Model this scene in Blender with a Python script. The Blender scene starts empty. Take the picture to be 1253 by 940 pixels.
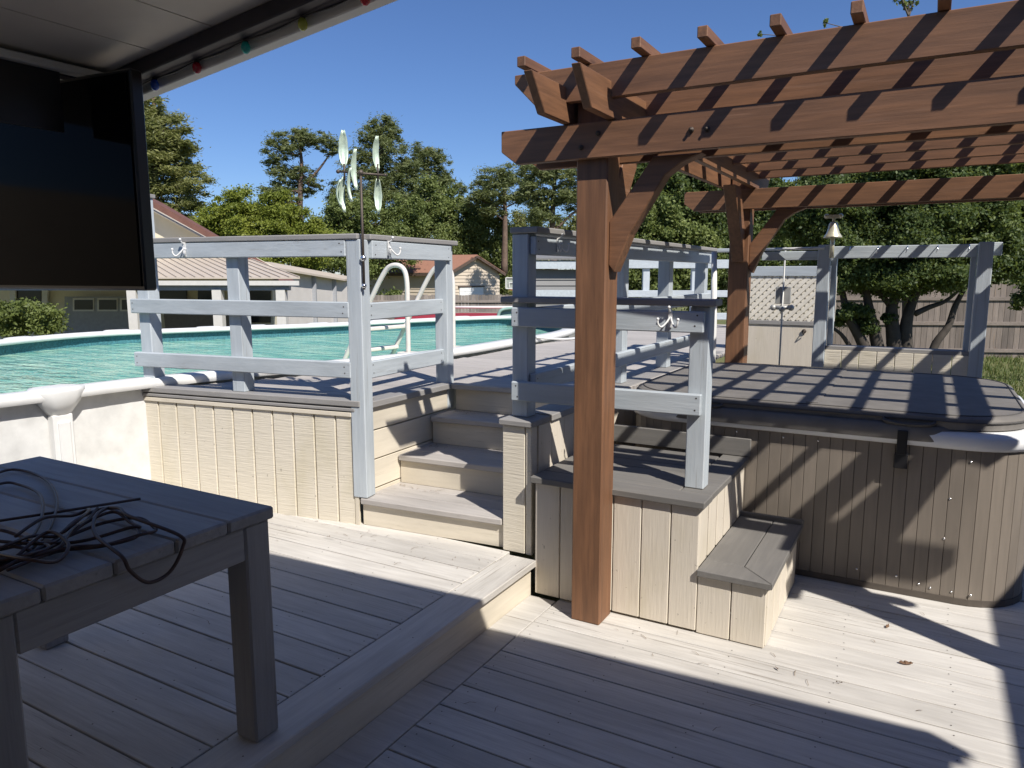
import bpy, math, random
from mathutils import Vector as V, Matrix
random.seed(7)
R = math.radians
sc = bpy.context.scene
col = sc.collection

# ------------------------------------------------------------------ camera
F, CX, CY, EYE = 900.0, 626.5, 470.0, 1.58
PITCH, YAW = math.atan(134 / F), R(29.5)
cam = bpy.data.cameras.new("camera"); camo = bpy.data.objects.new("camera", cam); col.objects.link(camo)
cam.sensor_width = 36; cam.lens = F / 1253 * 36; cam.clip_start = .02; cam.clip_end = 2000
camo.location = (0, 0, EYE); camo.rotation_euler = (math.pi / 2 - PITCH, 0, YAW)
sc.camera = camo
HV = V((-math.sin(YAW), math.cos(YAW), 0)); RV = V((math.cos(YAW), math.sin(YAW), 0))
def at(x, y, d):
    """world point seen at photo pixel x, y, standing d metres ahead of the eye"""
    cp, sp = math.cos(PITCH), math.sin(PITCH)
    hd = V((HV.x * cp, HV.y * cp, -sp)); up = RV.cross(hd)
    r = hd * F + RV * (x - CX) - up * (y - CY)
    return V((0, 0, EYE)) + r * (d / r.dot(HV))
def gp(x, d, z):
    p = at(x, 336, d); p.z = z; return p

# ------------------------------------------------------------------ light
SUN = V((.82, -.46, 1.0)).normalized()
w = bpy.data.worlds.new("World"); sc.world = w; w.use_nodes = True
nt = w.node_tree; bg = nt.nodes["Background"]
sky = nt.nodes.new("ShaderNodeTexSky"); sky.sky_type = 'NISHITA'; sky.sun_disc = False
sky.sun_elevation = math.asin(SUN.z); sky.sun_rotation = math.atan2(SUN.x, SUN.y)
sky.air_density = 1.0; sky.dust_density = .0; sky.ozone_density = 6.0
wb = nt.nodes.new("ShaderNodeMix"); wb.data_type = 'RGBA'; wb.blend_type = 'MULTIPLY'; wb.inputs[0].default_value = 1; wb.inputs[7].default_value = (1.12, 1.24, 1.54, 1)
nt.links.new(sky.outputs[0], wb.inputs[6]); nt.links.new(wb.outputs[2], bg.inputs[0]); bg.inputs[1].default_value = .058
sl = bpy.data.lights.new("sun", 'SUN'); sl.energy = 5.0; sl.angle = R(.53); sl.color = (1, .945, .87)
so = bpy.data.objects.new("sun", sl); col.objects.link(so)
so.rotation_euler = SUN.to_track_quat('Z', 'Y').to_euler(); so.location = SUN * 30
sc.view_settings.view_transform = 'Standard'; sc.view_settings.look = 'None'
sc.view_settings.exposure = .30; sc.view_settings.gamma = 1; sc.view_settings.use_curve_mapping = False
sc.cycles.max_bounces = 6; sc.cycles.transparent_max_bounces = 6
sc.cycles.sample_clamp_indirect = 8

# ------------------------------------------------------------------ materials
def newmat(name):
    m = bpy.data.materials.new(name); m.use_nodes = True
    nt = m.node_tree; b = nt.nodes["Principled BSDF"]
    return m, nt, b
def nd(nt, t, **k):
    n = nt.nodes.new(t)
    for a, v in k.items(): setattr(n, a, v)
    return n
def mixrgb(nt, fac, a, b, mode='MIX'):
    n = nd(nt, "ShaderNodeMix", data_type='RGBA', blend_type=mode)
    L = nt.links
    for s, val in ((0, fac), (6, a), (7, b)):
        if hasattr(val, 'is_output'): L.new(val, n.inputs[s])
        else: n.inputs[s].default_value = val if s == 0 else (*val, 1) if len(val) == 3 else val
    return n.outputs[2]
def mathn(nt, op, a, b=0.5):
    n = nd(nt, "ShaderNodeMath", operation=op)
    for s, val in ((0, a), (1, b)):
        if hasattr(val, 'is_output'): nt.links.new(val, n.inputs[s])
        else: n.inputs[s].default_value = val
    return n.outputs[0]
def coords(nt, scale=(1, 1, 1), island=True):
    tc = nd(nt, "ShaderNodeTexCoord"); mp = nd(nt, "ShaderNodeMapping")
    src = tc.outputs['Object']
    if island:
        g = nd(nt, "ShaderNodeNewGeometry"); c = nd(nt, "ShaderNodeVectorMath", operation='ADD')
        s = nd(nt, "ShaderNodeMath", operation='MULTIPLY'); s.inputs[1].default_value = 37.
        nt.links.new(g.outputs['Random Per Island'], s.inputs[0])
        nt.links.new(src, c.inputs[0]); nt.links.new(s.outputs[0], c.inputs[1]); src = c.outputs[0]
    nt.links.new(src, mp.inputs[0]); mp.inputs['Scale'].default_value = scale
    return mp.outputs[0]
def noise(nt, vec, scale, detail=4, rough=.6):
    n = nd(nt, "ShaderNodeTexNoise"); n.inputs['Scale'].default_value = scale
    n.inputs['Detail'].default_value = detail; n.inputs['Roughness'].default_value = rough
    nt.links.new(vec, n.inputs['Vector']); return n.outputs[0]
def ramp(nt, val, p0, p1):
    n = nd(nt, "ShaderNodeMapRange"); n.inputs[1].default_value = p0; n.inputs[2].default_value = p1
    nt.links.new(val, n.inputs[0]); return n.outputs[0]
def bump(nt, b, h, strength, dist=.004):
    n = nd(nt, "ShaderNodeBump"); n.inputs['Strength'].default_value = strength; n.inputs['Distance'].default_value = dist
    nt.links.new(h, n.inputs['Height']); nt.links.new(n.outputs[0], b.inputs['Normal'])
AX = {'x': (1, 14, 14), 'y': (14, 1, 14), 'z': (14, 14, 1)}
_mc = {}
def wood(key, axis, c, c2, crack=None, crack_amt=.0, rough=.6, bstr=.35, vary=.12, gscale=3.2, knots=0):
    """painted or stained timber with its grain along an axis"""
    k = (key, axis)
    if k in _mc: return _mc[k]
    m, nt, b = newmat(key + '_' + axis)
    v = coords(nt, AX[axis]); g = noise(nt, v, gscale, 6, .65)
    v2 = coords(nt, tuple(.45 if q == 1 else 1.6 for q in AX[axis])); blot = noise(nt, v2, 2.6, 3)
    colr = mixrgb(nt, ramp(nt, g, .32, .68), c2, c)
    colr = mixrgb(nt, mathn(nt, 'MULTIPLY', ramp(nt, blot, .42, .72), .6), colr, tuple(.72 * q for q in c2))
    geo = nd(nt, "ShaderNodeNewGeometry")
    hsv = nd(nt, "ShaderNodeHueSaturation"); nt.links.new(colr, hsv.inputs['Color'])
    mr = nd(nt, "ShaderNodeMapRange"); mr.inputs[3].default_value = 1 - vary; mr.inputs[4].default_value = 1 + vary * .6
    nt.links.new(geo.outputs['Random Per Island'], mr.inputs[0]); nt.links.new(mr.outputs[0], hsv.inputs['Value'])
    colr = hsv.outputs[0]
    if knots:
        kv = coords(nt, tuple(.9 if q == 1 else 2.6 for q in AX[axis])); vk = nd(nt, "ShaderNodeTexVoronoi"); vk.inputs['Scale'].default_value = 1.5; nt.links.new(kv, vk.inputs['Vector'])
        dist = mathn(nt, 'ADD', vk.outputs['Distance'], mathn(nt, 'MULTIPLY', g, .05))
        kf = mathn(nt, 'SUBTRACT', 1.0, ramp(nt, dist, .055, .095)); colr = mixrgb(nt, mathn(nt, 'MULTIPLY', kf, knots), colr, tuple(.42 * q for q in c2))
    if crack:
        v3 = coords(nt, tuple(.6 if q == 1 else 22 for q in AX[axis])); cr = noise(nt, v3, 3.0, 5, .7)
        v4 = coords(nt, tuple(.3 if q == 1 else 1.2 for q in AX[axis])); area = noise(nt, v4, 2.2, 3)
        f_ = mathn(nt, 'MULTIPLY', ramp(nt, cr, .57, .68), ramp(nt, area, .42, .62))
        colr = mixrgb(nt, mathn(nt, 'MULTIPLY', f_, crack_amt), colr, crack)
    nt.links.new(colr, b.inputs['Base Color']); b.inputs['Roughness'].default_value = rough
    bump(nt, b, g, bstr, .003)
    _mc[k] = m; return m
def plain(name, c, rough=.5, metal=0, vary=.12, scale=14, bstr=.0, spec=.5, coat=0):
    if name in _mc: return _mc[name]
    m, nt, b = newmat(name)
    v = coords(nt, (1, 1, 1), False); n = noise(nt, v, scale, 5)
    cc = mixrgb(nt, ramp(nt, n, .3, .7), tuple(q * (1 - vary) for q in c), tuple(min(1, q * (1 + vary)) for q in c))
    nt.links.new(cc, b.inputs['Base Color'])
    b.inputs['Roughness'].default_value = rough; b.inputs['Metallic'].default_value = metal
    b.inputs['Specular IOR Level'].default_value = spec; b.inputs['Coat Weight'].default_value = coat
    if bstr: bump(nt, b, n, bstr, .004)
    _mc[name] = m; return m
def sawn(name, c, line='h'):
    """rough sawn plywood siding: fine saw marks across each board, mildew blotches"""
    if name in _mc: return _mc[name]
    m, nt, b = newmat(name)
    v = coords(nt, (3, 3, 60) if line == 'h' else (60, 60, 3)); s = noise(nt, v, 2.2, 4, .6)
    v2 = coords(nt, (1.4, 1.4, .6), False); bl = noise(nt, v2, 3.0, 4)
    v3 = coords(nt, (5, 5, 90) if line == 'h' else (90, 90, 5)); s2 = noise(nt, v3, 1.1, 2, .5)
    cc = mixrgb(nt, ramp(nt, s, .3, .7), tuple(.91 * q for q in c), c)
    cc = mixrgb(nt, mathn(nt, 'MULTIPLY', ramp(nt, bl, .5, .78), .5), cc, (c[0] * .72, c[1] * .70, c[2] * .56))
    v5 = coords(nt, (40, 40, 40), False); sp = noise(nt, v5, 1.0, 2)
    cc = mixrgb(nt, mathn(nt, 'MULTIPLY', ramp(nt, sp, .70, .76), .5), cc, (.12, .10, .07))
    nt.links.new(cc, b.inputs['Base Color']); b.inputs['Roughness'].default_value = .75
    h = mathn(nt, 'ADD', s, mathn(nt, 'MULTIPLY', s2, .6))
    bump(nt, b, h, .55 if line == 'h' else .28, .005)
    _mc[name] = m; return m
def leafm(name, c1, c2, c3, trans=.25):
    if name in _mc: return _mc[name]
    m, nt, b = newmat(name)
    g = nd(nt, "ShaderNodeNewGeometry")
    cr = nd(nt, "ShaderNodeValToRGB"); e = cr.color_ramp.elements
    e[0].color = (*c1, 1); e[1].color = (*c3, 1); x = cr.color_ramp.elements.new(.55); x.color = (*c2, 1)
    v = coords(nt, (1, 1, 1), False); n = noise(nt, v, .9, 3)
    f_ = mathn(nt, 'ADD', mathn(nt, 'MULTIPLY', g.outputs['Random Per Island'], .55), mathn(nt, 'MULTIPLY', ramp(nt, n, .3, .7), .45))
    nt.links.new(f_, cr.inputs[0]); nt.links.new(cr.outputs[0], b.inputs['Base Color'])
    b.inputs['Roughness'].default_value = .55; b.inputs['Specular IOR Level'].default_value = .35
    t = nd(nt, "ShaderNodeBsdfTranslucent"); mx = nd(nt, "ShaderNodeMixShader"); mx.inputs[0].default_value = trans
    br = mixrgb(nt, .5, cr.outputs[0], (.25, .3, .05)); nt.links.new(br, t.inputs[0])
    out = nt.nodes["Material Output"]
    nt.links.new(b.outputs[0], mx.inputs[1]); nt.links.new(t.outputs[0], mx.inputs[2]); nt.links.new(mx.outputs[0], out.inputs[0])
    _mc[name] = m; return m

def deckw(a): return wood('deck_paint', a, (.64, .615, .57), (.50, .475, .435), (.17, .14, .11), .9, .75, .7, .11, knots=.35)
def udeck(a): return wood('upper_deck_paint', a, (.46, .43, .40), (.39, .365, .34), (.2, .18, .15), .5, .75, .35, .06)
def blue(a): return wood('pale_blue_paint', a, (.50, .545, .575), (.42, .465, .495), (.22, .21, .19), .6, .62, .65, .06, knots=.3)
def capg(a): return wood('grey_cap_paint', a, (.30, .29, .275), (.25, .24, .23), (.4, .38, .34), .4, .65, .3, .08)
def stepg(a): return wood('dark_grey_step', a, (.19, .18, .165), (.155, .148, .138), (.3, .28, .25), .35, .7, .3, .06)
def stain(a): return wood('red_brown_stain', a, (.235, .112, .054), (.135, .066, .034), (.34, .20, .13), .35, .6, .45, .2, knots=.8)
def tablew(a): return wood('table_paint', a, (.36, .345, .33), (.28, .27, .26), (.1, .1, .1), .5, .6, .5, .08)
def beigeb(a): return wood('beige_board', a, (.70, .635, .52), (.63, .57, .46), (.3, .26, .18), .45, .7, .3, .05)
def fencew(a): return wood('weathered_fence', a, (.23, .19, .16), (.15, .125, .105), (.32, .2, .1), .5, .85, .5, .3)
def fenceg(a): return wood('grey_picket', a, (.30, .26, .23), (.2, .175, .155), (.1, .09, .08), .5, .85, .5, .3)
BEIGE = sawn('beige_siding', (.70, .64, .525)); BEIGEV = sawn('beige_step_siding', (.67, .605, .505), 'v')
WHITE = plain('white_plastic', (.72, .72, .70), .35, 0, .04)
PWALL = plain('pool_wall_sheet', (.64, .64, .62), .5, 0, .14, 7, .3)
PINTR = plain('pool_liner', (.05, .17, .20), .5, 0, .5, 60)
CHROME = plain('hook_metal', (.8, .8, .8), .2, 1, .02)
BLACK = plain('black_plastic', (.012, .012, .014), .35, 0, .1)
GLASS = plain('screen_glass', (.005, .005, .006), .08, 0, 0, spec=.03)
NAIL = plain('nail_head', (.07, .055, .045), .6, .5, .1)
BARK = plain('bark', (.11, .085, .065), .9, 0, .35, 9, .8)
PBARK = plain('pine_bark', (.14, .095, .07), .9, 0, .35, 6, .8)
COVER = plain('spa_cover_vinyl', (.178, .166, .152), .62, 0, .14, 9, .35, spec=.3)
CAB = wood('spa_cabinet_slat', 'z', (.235, .20, .165), (.20, .172, .142), None, 0, .5, .12, .07)
ACR = plain('spa_acrylic', (.78, .79, .80), .25, 0, .05, 4)
TRIM = plain('white_trim', (.62, .60, .56), .5, 0, .05)
CEIL = plain('ceiling_panel', (.66, .61, .54), .6, 0, .08, 3)
DARKW = plain('dark_bronze_beam', (.035, .03, .04), .5, 0, .2)

# ------------------------------------------------------------------ mesh builder
class MB:
    def __init__(s): s.v = []; s.f = []; s.m = []; s.sm = []
    def add(s, vs, fs, mi=0, smooth=False):
        o = len(s.v); s.v += [V(p) for p in vs]
        for f in fs: s.f.append([o + i for i in f]); s.m.append(mi); s.sm.append(smooth)
        return s
    def obox(s, c, ex, ey, ez, mi=0):
        c, ex, ey, ez = V(c), V(ex), V(ey), V(ez)
        vs = [c + ex * i + ey * j + ez * k for k in (-1, 1) for j in (-1, 1) for i in (-1, 1)]
        if ex.cross(ey).dot(ez) < 0: vs = [c + ex * -i + ey * j + ez * k for k in (-1, 1) for j in (-1, 1) for i in (-1, 1)]
        return s.add(vs, [(0, 2, 3, 1), (4, 5, 7, 6), (0, 1, 5, 4), (2, 6, 7, 3), (0, 4, 6, 2), (1, 3, 7, 5)], mi)
    def box(s, x0, x1, y0, y1, z0, z1, mi=0):
        return s.obox(((x0 + x1) / 2, (y0 + y1) / 2, (z0 + z1) / 2), ((x1 - x0) / 2, 0, 0), (0, (y1 - y0) / 2, 0), (0, 0, (z1 - z0) / 2), mi)
    def bar(s, p, q, wd, ht, up=(0, 0, 1), mi=0):
        p, q, up = V(p), V(q), V(up); d = (q - p); n = d.normalized(); sd = n.cross(up).normalized(); u = sd.cross(n)
        return s.obox((p + q) / 2, d / 2, sd * wd / 2, u * ht / 2, mi)
    def prism(s, poly, vec, mi=0):
        n = len(poly); vec = V(vec); a = [V(p) for p in poly]
        nr = V((0, 0, 0))
        for i in range(n): nr += (a[i] - a[0]).cross(a[(i + 1) % n] - a[0])
        if nr.dot(vec) > 0: a = a[::-1]
        return s.add(a + [p + vec for p in a], [tuple(range(n)), tuple(range(2 * n - 1, n - 1, -1))] + [((i + 1) % n, i, n + i, n + (i + 1) % n) for i in range(n)], mi)
    def tube(s, pts, r, n=8, mi=0, smooth=True, cap=True):
        pts = [V(p) for p in pts]; N = len(pts); rs = r if isinstance(r, (list, tuple)) else [r] * N
        vs = []; pu = None
        for i, p in enumerate(pts):
            t = (pts[min(i + 1, N - 1)] - pts[max(i - 1, 0)])
            t = t.normalized() if t.length > 1e-9 else V((0, 0, 1))
            if pu is None: pu = t.orthogonal().normalized()
            u = pu - t * pu.dot(t); u = u.normalized() if u.length > 1e-6 else t.orthogonal().normalized(); pu = u; w_ = t.cross(u)
            vs += [p + (u * math.cos(2 * math.pi * k / n) + w_ * math.sin(2 * math.pi * k / n)) * rs[i] for k in range(n)]
        fs = [(i * n + k, i * n + (k + 1) % n, (i + 1) * n + (k + 1) % n, (i + 1) * n + k) for i in range(N - 1) for k in range(n)]
        if cap: fs += [tuple(range(n - 1, -1, -1)), tuple((N - 1) * n + k for k in range(n))]
        return s.add(vs, fs, mi, smooth)
    def lathe(s, prof, c, n=20, mi=0, smooth=True):
        c = V(c); vs = []
        for r, z in prof: vs += [c + V((r * math.cos(2 * math.pi * k / n), r * math.sin(2 * math.pi * k / n), z)) for k in range(n)]
        N = len(prof)
        fs = [(i * n + k, i * n + (k + 1) % n, (i + 1) * n + (k + 1) % n, (i + 1) * n + k) for i in range(N - 1) for k in range(n)]
        fs += [tuple(range(n - 1, -1, -1)), tuple((N - 1) * n + k for k in range(n))]
        return s.add(vs, fs, mi, smooth)
    def ball(s, c, r, n=10, mi=0, sq=1):
        k = n // 2
        return s.lathe([(r * math.sin(math.pi * (i + .02) / (k + .04)), -r * sq * math.cos(math.pi * (i + .02) / (k + .04))) for i in range(k + 1)], c, n, mi)
    def build(s, name, mats, parent=None, bevel=0, org=None):
        if not isinstance(mats, (list, tuple)): mats = [mats]
        if parent is not None:
            o0 = V(parent.location); p_ = parent.parent
            while p_ is not None: o0 = o0 + V(p_.location); p_ = p_.parent
        elif org is not None: o0 = V(org)
        else:
            xs = [p.x for p in s.v]; ys = [p.y for p in s.v]; o0 = V(((min(xs) + max(xs)) / 2, (min(ys) + max(ys)) / 2, min(p.z for p in s.v)))
        me = bpy.data.meshes.new(name); me.from_pydata([tuple(p - o0) for p in s.v], [], s.f)
        for m in mats: me.materials.append(m)
        me.polygons.foreach_set('material_index', s.m); me.polygons.foreach_set('use_smooth', s.sm); me.update()
        o = bpy.data.objects.new(name, me); col.objects.link(o)
        if parent is not None: o.parent = parent
        else: o.location = o0
        if bevel:
            b = o.modifiers.new('bevel', 'BEVEL'); b.width = bevel; b.segments = 1; b.limit_method = 'ANGLE'; b.angle_limit = R(40)
        return o
def thing(name, label, cat, loc, group=None):
    o = bpy.data.objects.new(name, None); col.objects.link(o); o.location = loc; o.empty_display_size = .1
    return tag(o, label, cat, group)
def tag(o, label, cat, group=None):
    o['label'] = label; o['category'] = cat
    if group: o['group'] = group
    return o
def kind(o, k): o['kind'] = k; return o
def cr(pts, n=8, closed=False):
    """Catmull-Rom curve through points"""
    P = [V(p) for p in pts]; N = len(P); out = []
    for i in range(N if closed else N - 1):
        g = (lambda j: P[j % N]) if closed else (lambda j: P[max(0, min(N - 1, j))])
        a, b, c, d = g(i - 1), g(i), g(i + 1), g(i + 2)
        for k in range(n):
            t = k / n
            out.append(.5 * ((2 * b) + (c - a) * t + (2 * a - 5 * b + 4 * c - d) * t * t + (3 * b - a - 3 * c + d) * t ** 3))
    if not closed: out.append(P[-1])
    return out
def nail(mb, x, y, z, r=.0030):
    n = 6; mb.add([V((x + r * math.cos(k * 1.047), y + r * math.sin(k * 1.047), z)) for k in range(n)], [tuple(range(n))], 1)

# ------------------------------------------------------------------ ground
GZ = -.5
m, nt, b = newmat('lawn_ground')
v = coords(nt, (1, 1, 1), False); n1 = noise(nt, v, .5, 5); n2 = noise(nt, v, 18, 4)
c = mixrgb(nt, ramp(nt, n1, .35, .65), (.14, .16, .045), (.26, .22, .10)); c = mixrgb(nt, ramp(nt, n2, .35, .7), c, (.07, .09, .025), 'MIX')
nt.links.new(c, b.inputs['Base Color']); b.inputs['Roughness'].default_value = .95; bump(nt, b, n2, .8, .05)
g = MB(); g.add([(-400, -400, GZ), (400, -400, GZ), (400, 400, GZ), (-400, 400, GZ)], [(0, 1, 2, 3)])
kind(g.build('ground', m), 'structure')
gl = leafm('grass_blade', (.05, .08, .02), (.11, .15, .04), (.24, .22, .09))
g = MB()
for i in range(9000):
    d = 7.5 + 12 * random.random() ** 1.3; p = gp(1120 + 190 * random.random(), d, GZ)
    a = random.random() * 6.28; h = .05 + .09 * random.random(); dx, dy = .012 * math.cos(a), .012 * math.sin(a)
    q = p + V((random.uniform(-.05, .05), random.uniform(-.05, .05), h))
    g.add([p + V((dx, dy, 0)), p - V((dx, dy, 0)), q], [(0, 1, 2)])
tag(kind(g.build('lawn_grass', gl), 'stuff'), 'short sunlit grass beyond the hot tub and the wooden fence', 'grass')

# ------------------------------------------------------------------ decks (setting)
def deck_boards(mb, x0, x1, y0, y1, top, wd=.1455, gap=.0055, th=.03, joint=None, nails=None):
    y = y0
    while y < y1 - .02:
        ye = min(y + wd - gap, y1); xs = [x0, x1]
        if joint: xs = [x0, x0 + joint[int(round((y - y0) / wd)) % len(joint)], x1]
        dz = random.uniform(-.0012, .0012)
        for a, b_ in zip(xs, xs[1:]):
            mb.box(a + (.0015 if a > x0 else 0), b_, y, ye, top - th + dz, top + dz)
        if nails:
            for nx in nails:
                if x0 < nx < x1:
                    for ny in (y + .03, ye - .03): nail(mb, nx + random.uniform(-.012, .012), ny + random.uniform(-.008, .008), top + dz + .0012)
        y += wd
nl = [-1.44 + .405 * k for k in range(10)]
d = MB(); deck_boards(d, -1.483, 2.62, -2.6, 4.2, 0, .1508, .006, .03, None, nl)
d.box(-1.632, -1.489, -2.6, 2.168, -.03, 0); d.box(-1.632, -1.489, 2.172, 3.066, -.03, 0)
deck_boards(d, -1.6, 2.62, 4.2, 7.2, 0, .1508)
kind(d.build('lower_deck', [deckw('x'), NAIL], bevel=.0022), 'structure')
MZ = .18
nl2 = [-1.80 - .405 * k for k in range(9)]
d = MB(); deck_boards(d, -5.2, -1.778, -2.6, 3.12, MZ, .1508, .007, .03, None, nl2)
kind(d.build('middle_deck', [deckw('x'), NAIL], bevel=.0022), 'structure')
d = MB(); d.box(-1.774, -1.606, -2.6, 3.085, MZ - .034, MZ)
for k in range(14):
    nail(d, -1.755 + random.uniform(-.01, .01), 3.0 - .41 * k, MZ + .0012); nail(d, -1.66, 2.97 - .41 * k, MZ + .0012)
kind(d.build('middle_deck_border', [deckw('y'), NAIL], bevel=.004), 'structure')
d = MB(); d.box(-1.66, -1.634, -2.6, 3.08, -.02, MZ - .036)
kind(d.build('middle_deck_riser', beigeb('y'), bevel=.002), 'structure')
# upper deck round the pool
UZ = .87
PL, PR = V((-4.42, 2.79, 0)), V((-2.715, 3.055, 0)); E1 = (PR - PL).normalized(); N1 = V((E1.y, -E1.x, 0))
d = MB()
x = V((math.cos(R(5)), math.sin(R(5)), 0)); yv = V((-x.y, x.x, 0))
def clip_row(poly, base, dirv, lo, hi):
    """interval of a board row inside a convex-ish outline"""
    ts = []; n = len(poly); nrm = V((-dirv.y, dirv.x, 0))
    mid = (lo + hi) / 2
    for i in range(n):
        a, b_ = poly[i], poly[(i + 1) % n]; da = (a - base).dot(nrm) - mid; db = (b_ - base).dot(nrm) - mid
        if da * db < 0: q = a + (b_ - a) * (da / (da - db)); ts.append((q - base).dot(dirv))
    ts.sort(); return ts
plat = [PL - N1 * .13, PR - N1 * .13, V((-2.70, 3.99, 0)), V((-1.63, 3.985, 0)), V((-1.60, 6.9, 0)), V((-2.2, 10.6, 0)), V((-4.3, 10.9, 0)), V((-3.6, 9.4, 0)), V((-3.45, 8.0, 0)), V((-3.5, 6.6, 0)), V((-3.45, 5.4, 0)), V((-3.62, 4.4, 0)), V((-3.98, 3.4, 0))]
r = -1.0
while r < 8.6:
    ts = clip_row(plat, V((-4.42, 2.79, 0)), x, r, r + .14)
    for i in range(0, len(ts) - 1, 2):
        a = V((-4.42, 2.79, UZ - .015)) + yv * (r + .069)
        d.bar(a + x * ts[i], a + x * ts[i + 1], .137, .03)
    r += .143
kind(d.build('upper_deck', udeck('x'), bevel=.002), 'structure')

# skirt of the upper deck, left of the stairs
t = thing('deck_skirt', 'beige grooved siding skirt closing the front of the raised pool deck', 'siding', (-3.5, 2.92, MZ))
d = MB(); L = (PR - PL).length; k = 0; s_ = .012
while s_ < L - .03:
    e = min(s_ + .1335, L - .03); c0 = PL + E1 * ((s_ + e) / 2)
    d.obox(c0 + V((0, 0, (MZ - .2 + .80) / 2)) - N1 * .012, E1 * (e - s_) / 2, N1 * .012, V((0, 0, (.80 - MZ + .2) / 2))); s_ = e + .010
d.obox(PL + E1 * (L / 2) - N1 * .021 + V((0, 0, .43)), E1 * (L / 2 - .01), N1 * .008, V((0, 0, .36)))
d.build('grooved_panel', BEIGE, t, .003)
d = MB()
d.bar(PL + V((0, 0, .815)) + N1 * .002, PR + V((0, 0, .812)) - E1 * .03 + N1 * .002, .02, .026)
d.build('trim_strip', beigeb('x'), t, .003)
d = MB()
d.bar(PL + V((0, 0, .842)) + N1 * .004, PR + V((0, 0, .840)) + N1 * .004 - E1 * .005, .024, .018)
d.build('edge_board', capg('x'), t, .003)
d = MB(); d.bar(PL - E1 * .01 + V((0, 0, .8755)) - N1 * .062, PR + E1 * .03 + V((0, 0, .8755)) - N1 * .062, .16, .034); d.build('cap_board', capg('x'), t, .004)
d = MB(); d.obox(PR - E1 * .012 + N1 * .001 + V((0, 0, .49)), E1 * .012, N1 * .004, V((0, 0, .31))); d.build('corner_trim', beigeb('z'), t)

# ------------------------------------------------------------------ stairs
t = thing('deck_stairs', 'four rise beige stairs with grey treads climbing to the pool deck', 'stairs', (-2.28, 3.3, MZ))
LX, RX = -2.70, -1.83
nos = [((LX, 3.045), (RX, 3.125), .34), ((LX, 3.39), (RX, 3.455), .515), ((LX, 3.725), (RX, 3.80), .692), ((LX, 3.985), (-1.64, 3.99), .868)]
for i, (a, b_, z) in enumerate(nos):
    a, b_ = V((*a, z)), V((*b_, z)); e = (b_ - a).normalized(); back = V((-e.y, e.x, 0))
    z0 = MZ if i == 0 else nos[i - 1][2]
    d = MB(); d.bar(a + back * .035 + V((0, 0, (z0 - z) / 2 - .017)), b_ + back * .035 + V((0, 0, (z0 - z) / 2 - .017)), .02, z - z0 - .036)
    d.build('riser', beigeb('x'), t, .002)
    dep = .42 if i < 3 else .12
    d = MB()
    if i < 3:
        for j in range(3): d.bar(a + back * (.0685 + .141 * j) - V((0, 0, .017)), b_ + back * (.0685 + .141 * j) - V((0, 0, .017)), .137, .034)
    else: d.bar(a + back * .06 - V((0, 0, .012)), b_ + back * .06 - V((0, 0, .012)), .12, .036)
    d.build('tread', udeck('x'), t, .005)
d = MB(); sa, sb = V((-2.715, 3.14, 0)), V((-2.735, 3.97, 0))
for z0, z1 in ((.18, .36), (.365, .53), (.535, .70), (.705, .84)):
    d.bar(sa + V((0, 0, (z0 + z1) / 2)), sb + V((0, 0, (z0 + z1) / 2)), .025, z1 - z0 - .003)
d.build('side_board', beigeb('y'), t, .002)
d = MB(); d.bar(V((-2.735, 3.12, .858)), V((-2.75, 3.96, .858)), .12, .036); d.build('side_cap', capg('y'), t, .003)

# side wall between stairs and spa step, with the column box in front
t = thing('stair_side_wall', 'beige boxed column and side wall capped in grey right of the stairs', 'wall', (-1.72, 3.5, MZ))
d = MB(); d.box(-1.822, -1.695, 3.125, 3.145, MZ, .835); d.box(-1.688, -1.655, 3.122, 3.145, MZ, .835)
d.box(-1.815, -1.66, 3.146, 3.19, MZ, .834)
d.build('column_box', BEIGE, t, .003)
d = MB()
y = 3.192
while y < 5.9: d.box(-1.675, -1.652, y, min(y + .145, 5.9), 0.0, .835); y += .149
d.box(-1.822, -1.797, 3.192, 4.0, MZ, .833)
d.build('wall_panel', BEIGEV, t, .002)
d = MB(); d.box(-1.835, -1.645, 3.105, 3.31, .838, .868); d.build('column_cap', capg('x'), t, .005)
d = MB(); d.box(-1.80, -1.635, 3.312, 6.9, .8385, .8725); d.build('wall_cap', capg('y'), t, .004)

# ------------------------------------------------------------------ railings
def hook(parent, p, nrm, s=1.0):
    """double coat hook screwed on a rail"""
    p, nrm = V(p), V(nrm).normalized(); u = V((0, 0, 1)); sd = nrm.cross(u)
    d = MB(); d.obox(p + nrm * .003, sd * .007 * s, nrm * .003, u * .03 * s)
    for q in (-1, 1):
        pts = [p + u * .01 * s, p + nrm * .018 + u * -.012 * s + sd * q * .010 * s, p + nrm * .035 - u * .028 * s + sd * q * .024 * s, p + nrm * .045 - u * .018 * s + sd * q * .034 * s, p + nrm * .045 + sd * q * .036 * s]
        d.tube(cr(pts, 4), .0035 * s, 6); d.ball(pts[-1], .006 * s, 8)
    pts = [p + u * .024 * s, p + nrm * .02 + u * .03 * s, p + nrm * .03 + u * .042 * s]; d.tube(cr(pts, 4), .0035 * s, 6); d.ball(pts[-1], .006 * s, 8)
    d.build('coat_hook', WHITE, parent)
Z = V((0, 0, 1))
t = thing('deck_railing', 'pale blue corner railing with three rails on the beige skirt left of the stairs', 'railing', (-3.3, 3.0, .87))
def post(parent, c, z0, z1, ex=E1, w_=.089, mat=None):
    ey = V((-ex.y, ex.x, 0)); d = MB(); d.obox(V((c[0], c[1], (z0 + z1) / 2)), ex * w_ / 2, ey * w_ / 2, Z * (z1 - z0) / 2)
    return d.build('post', mat or blue('z'), parent, .004)
fp = PL - N1 * .002
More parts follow.
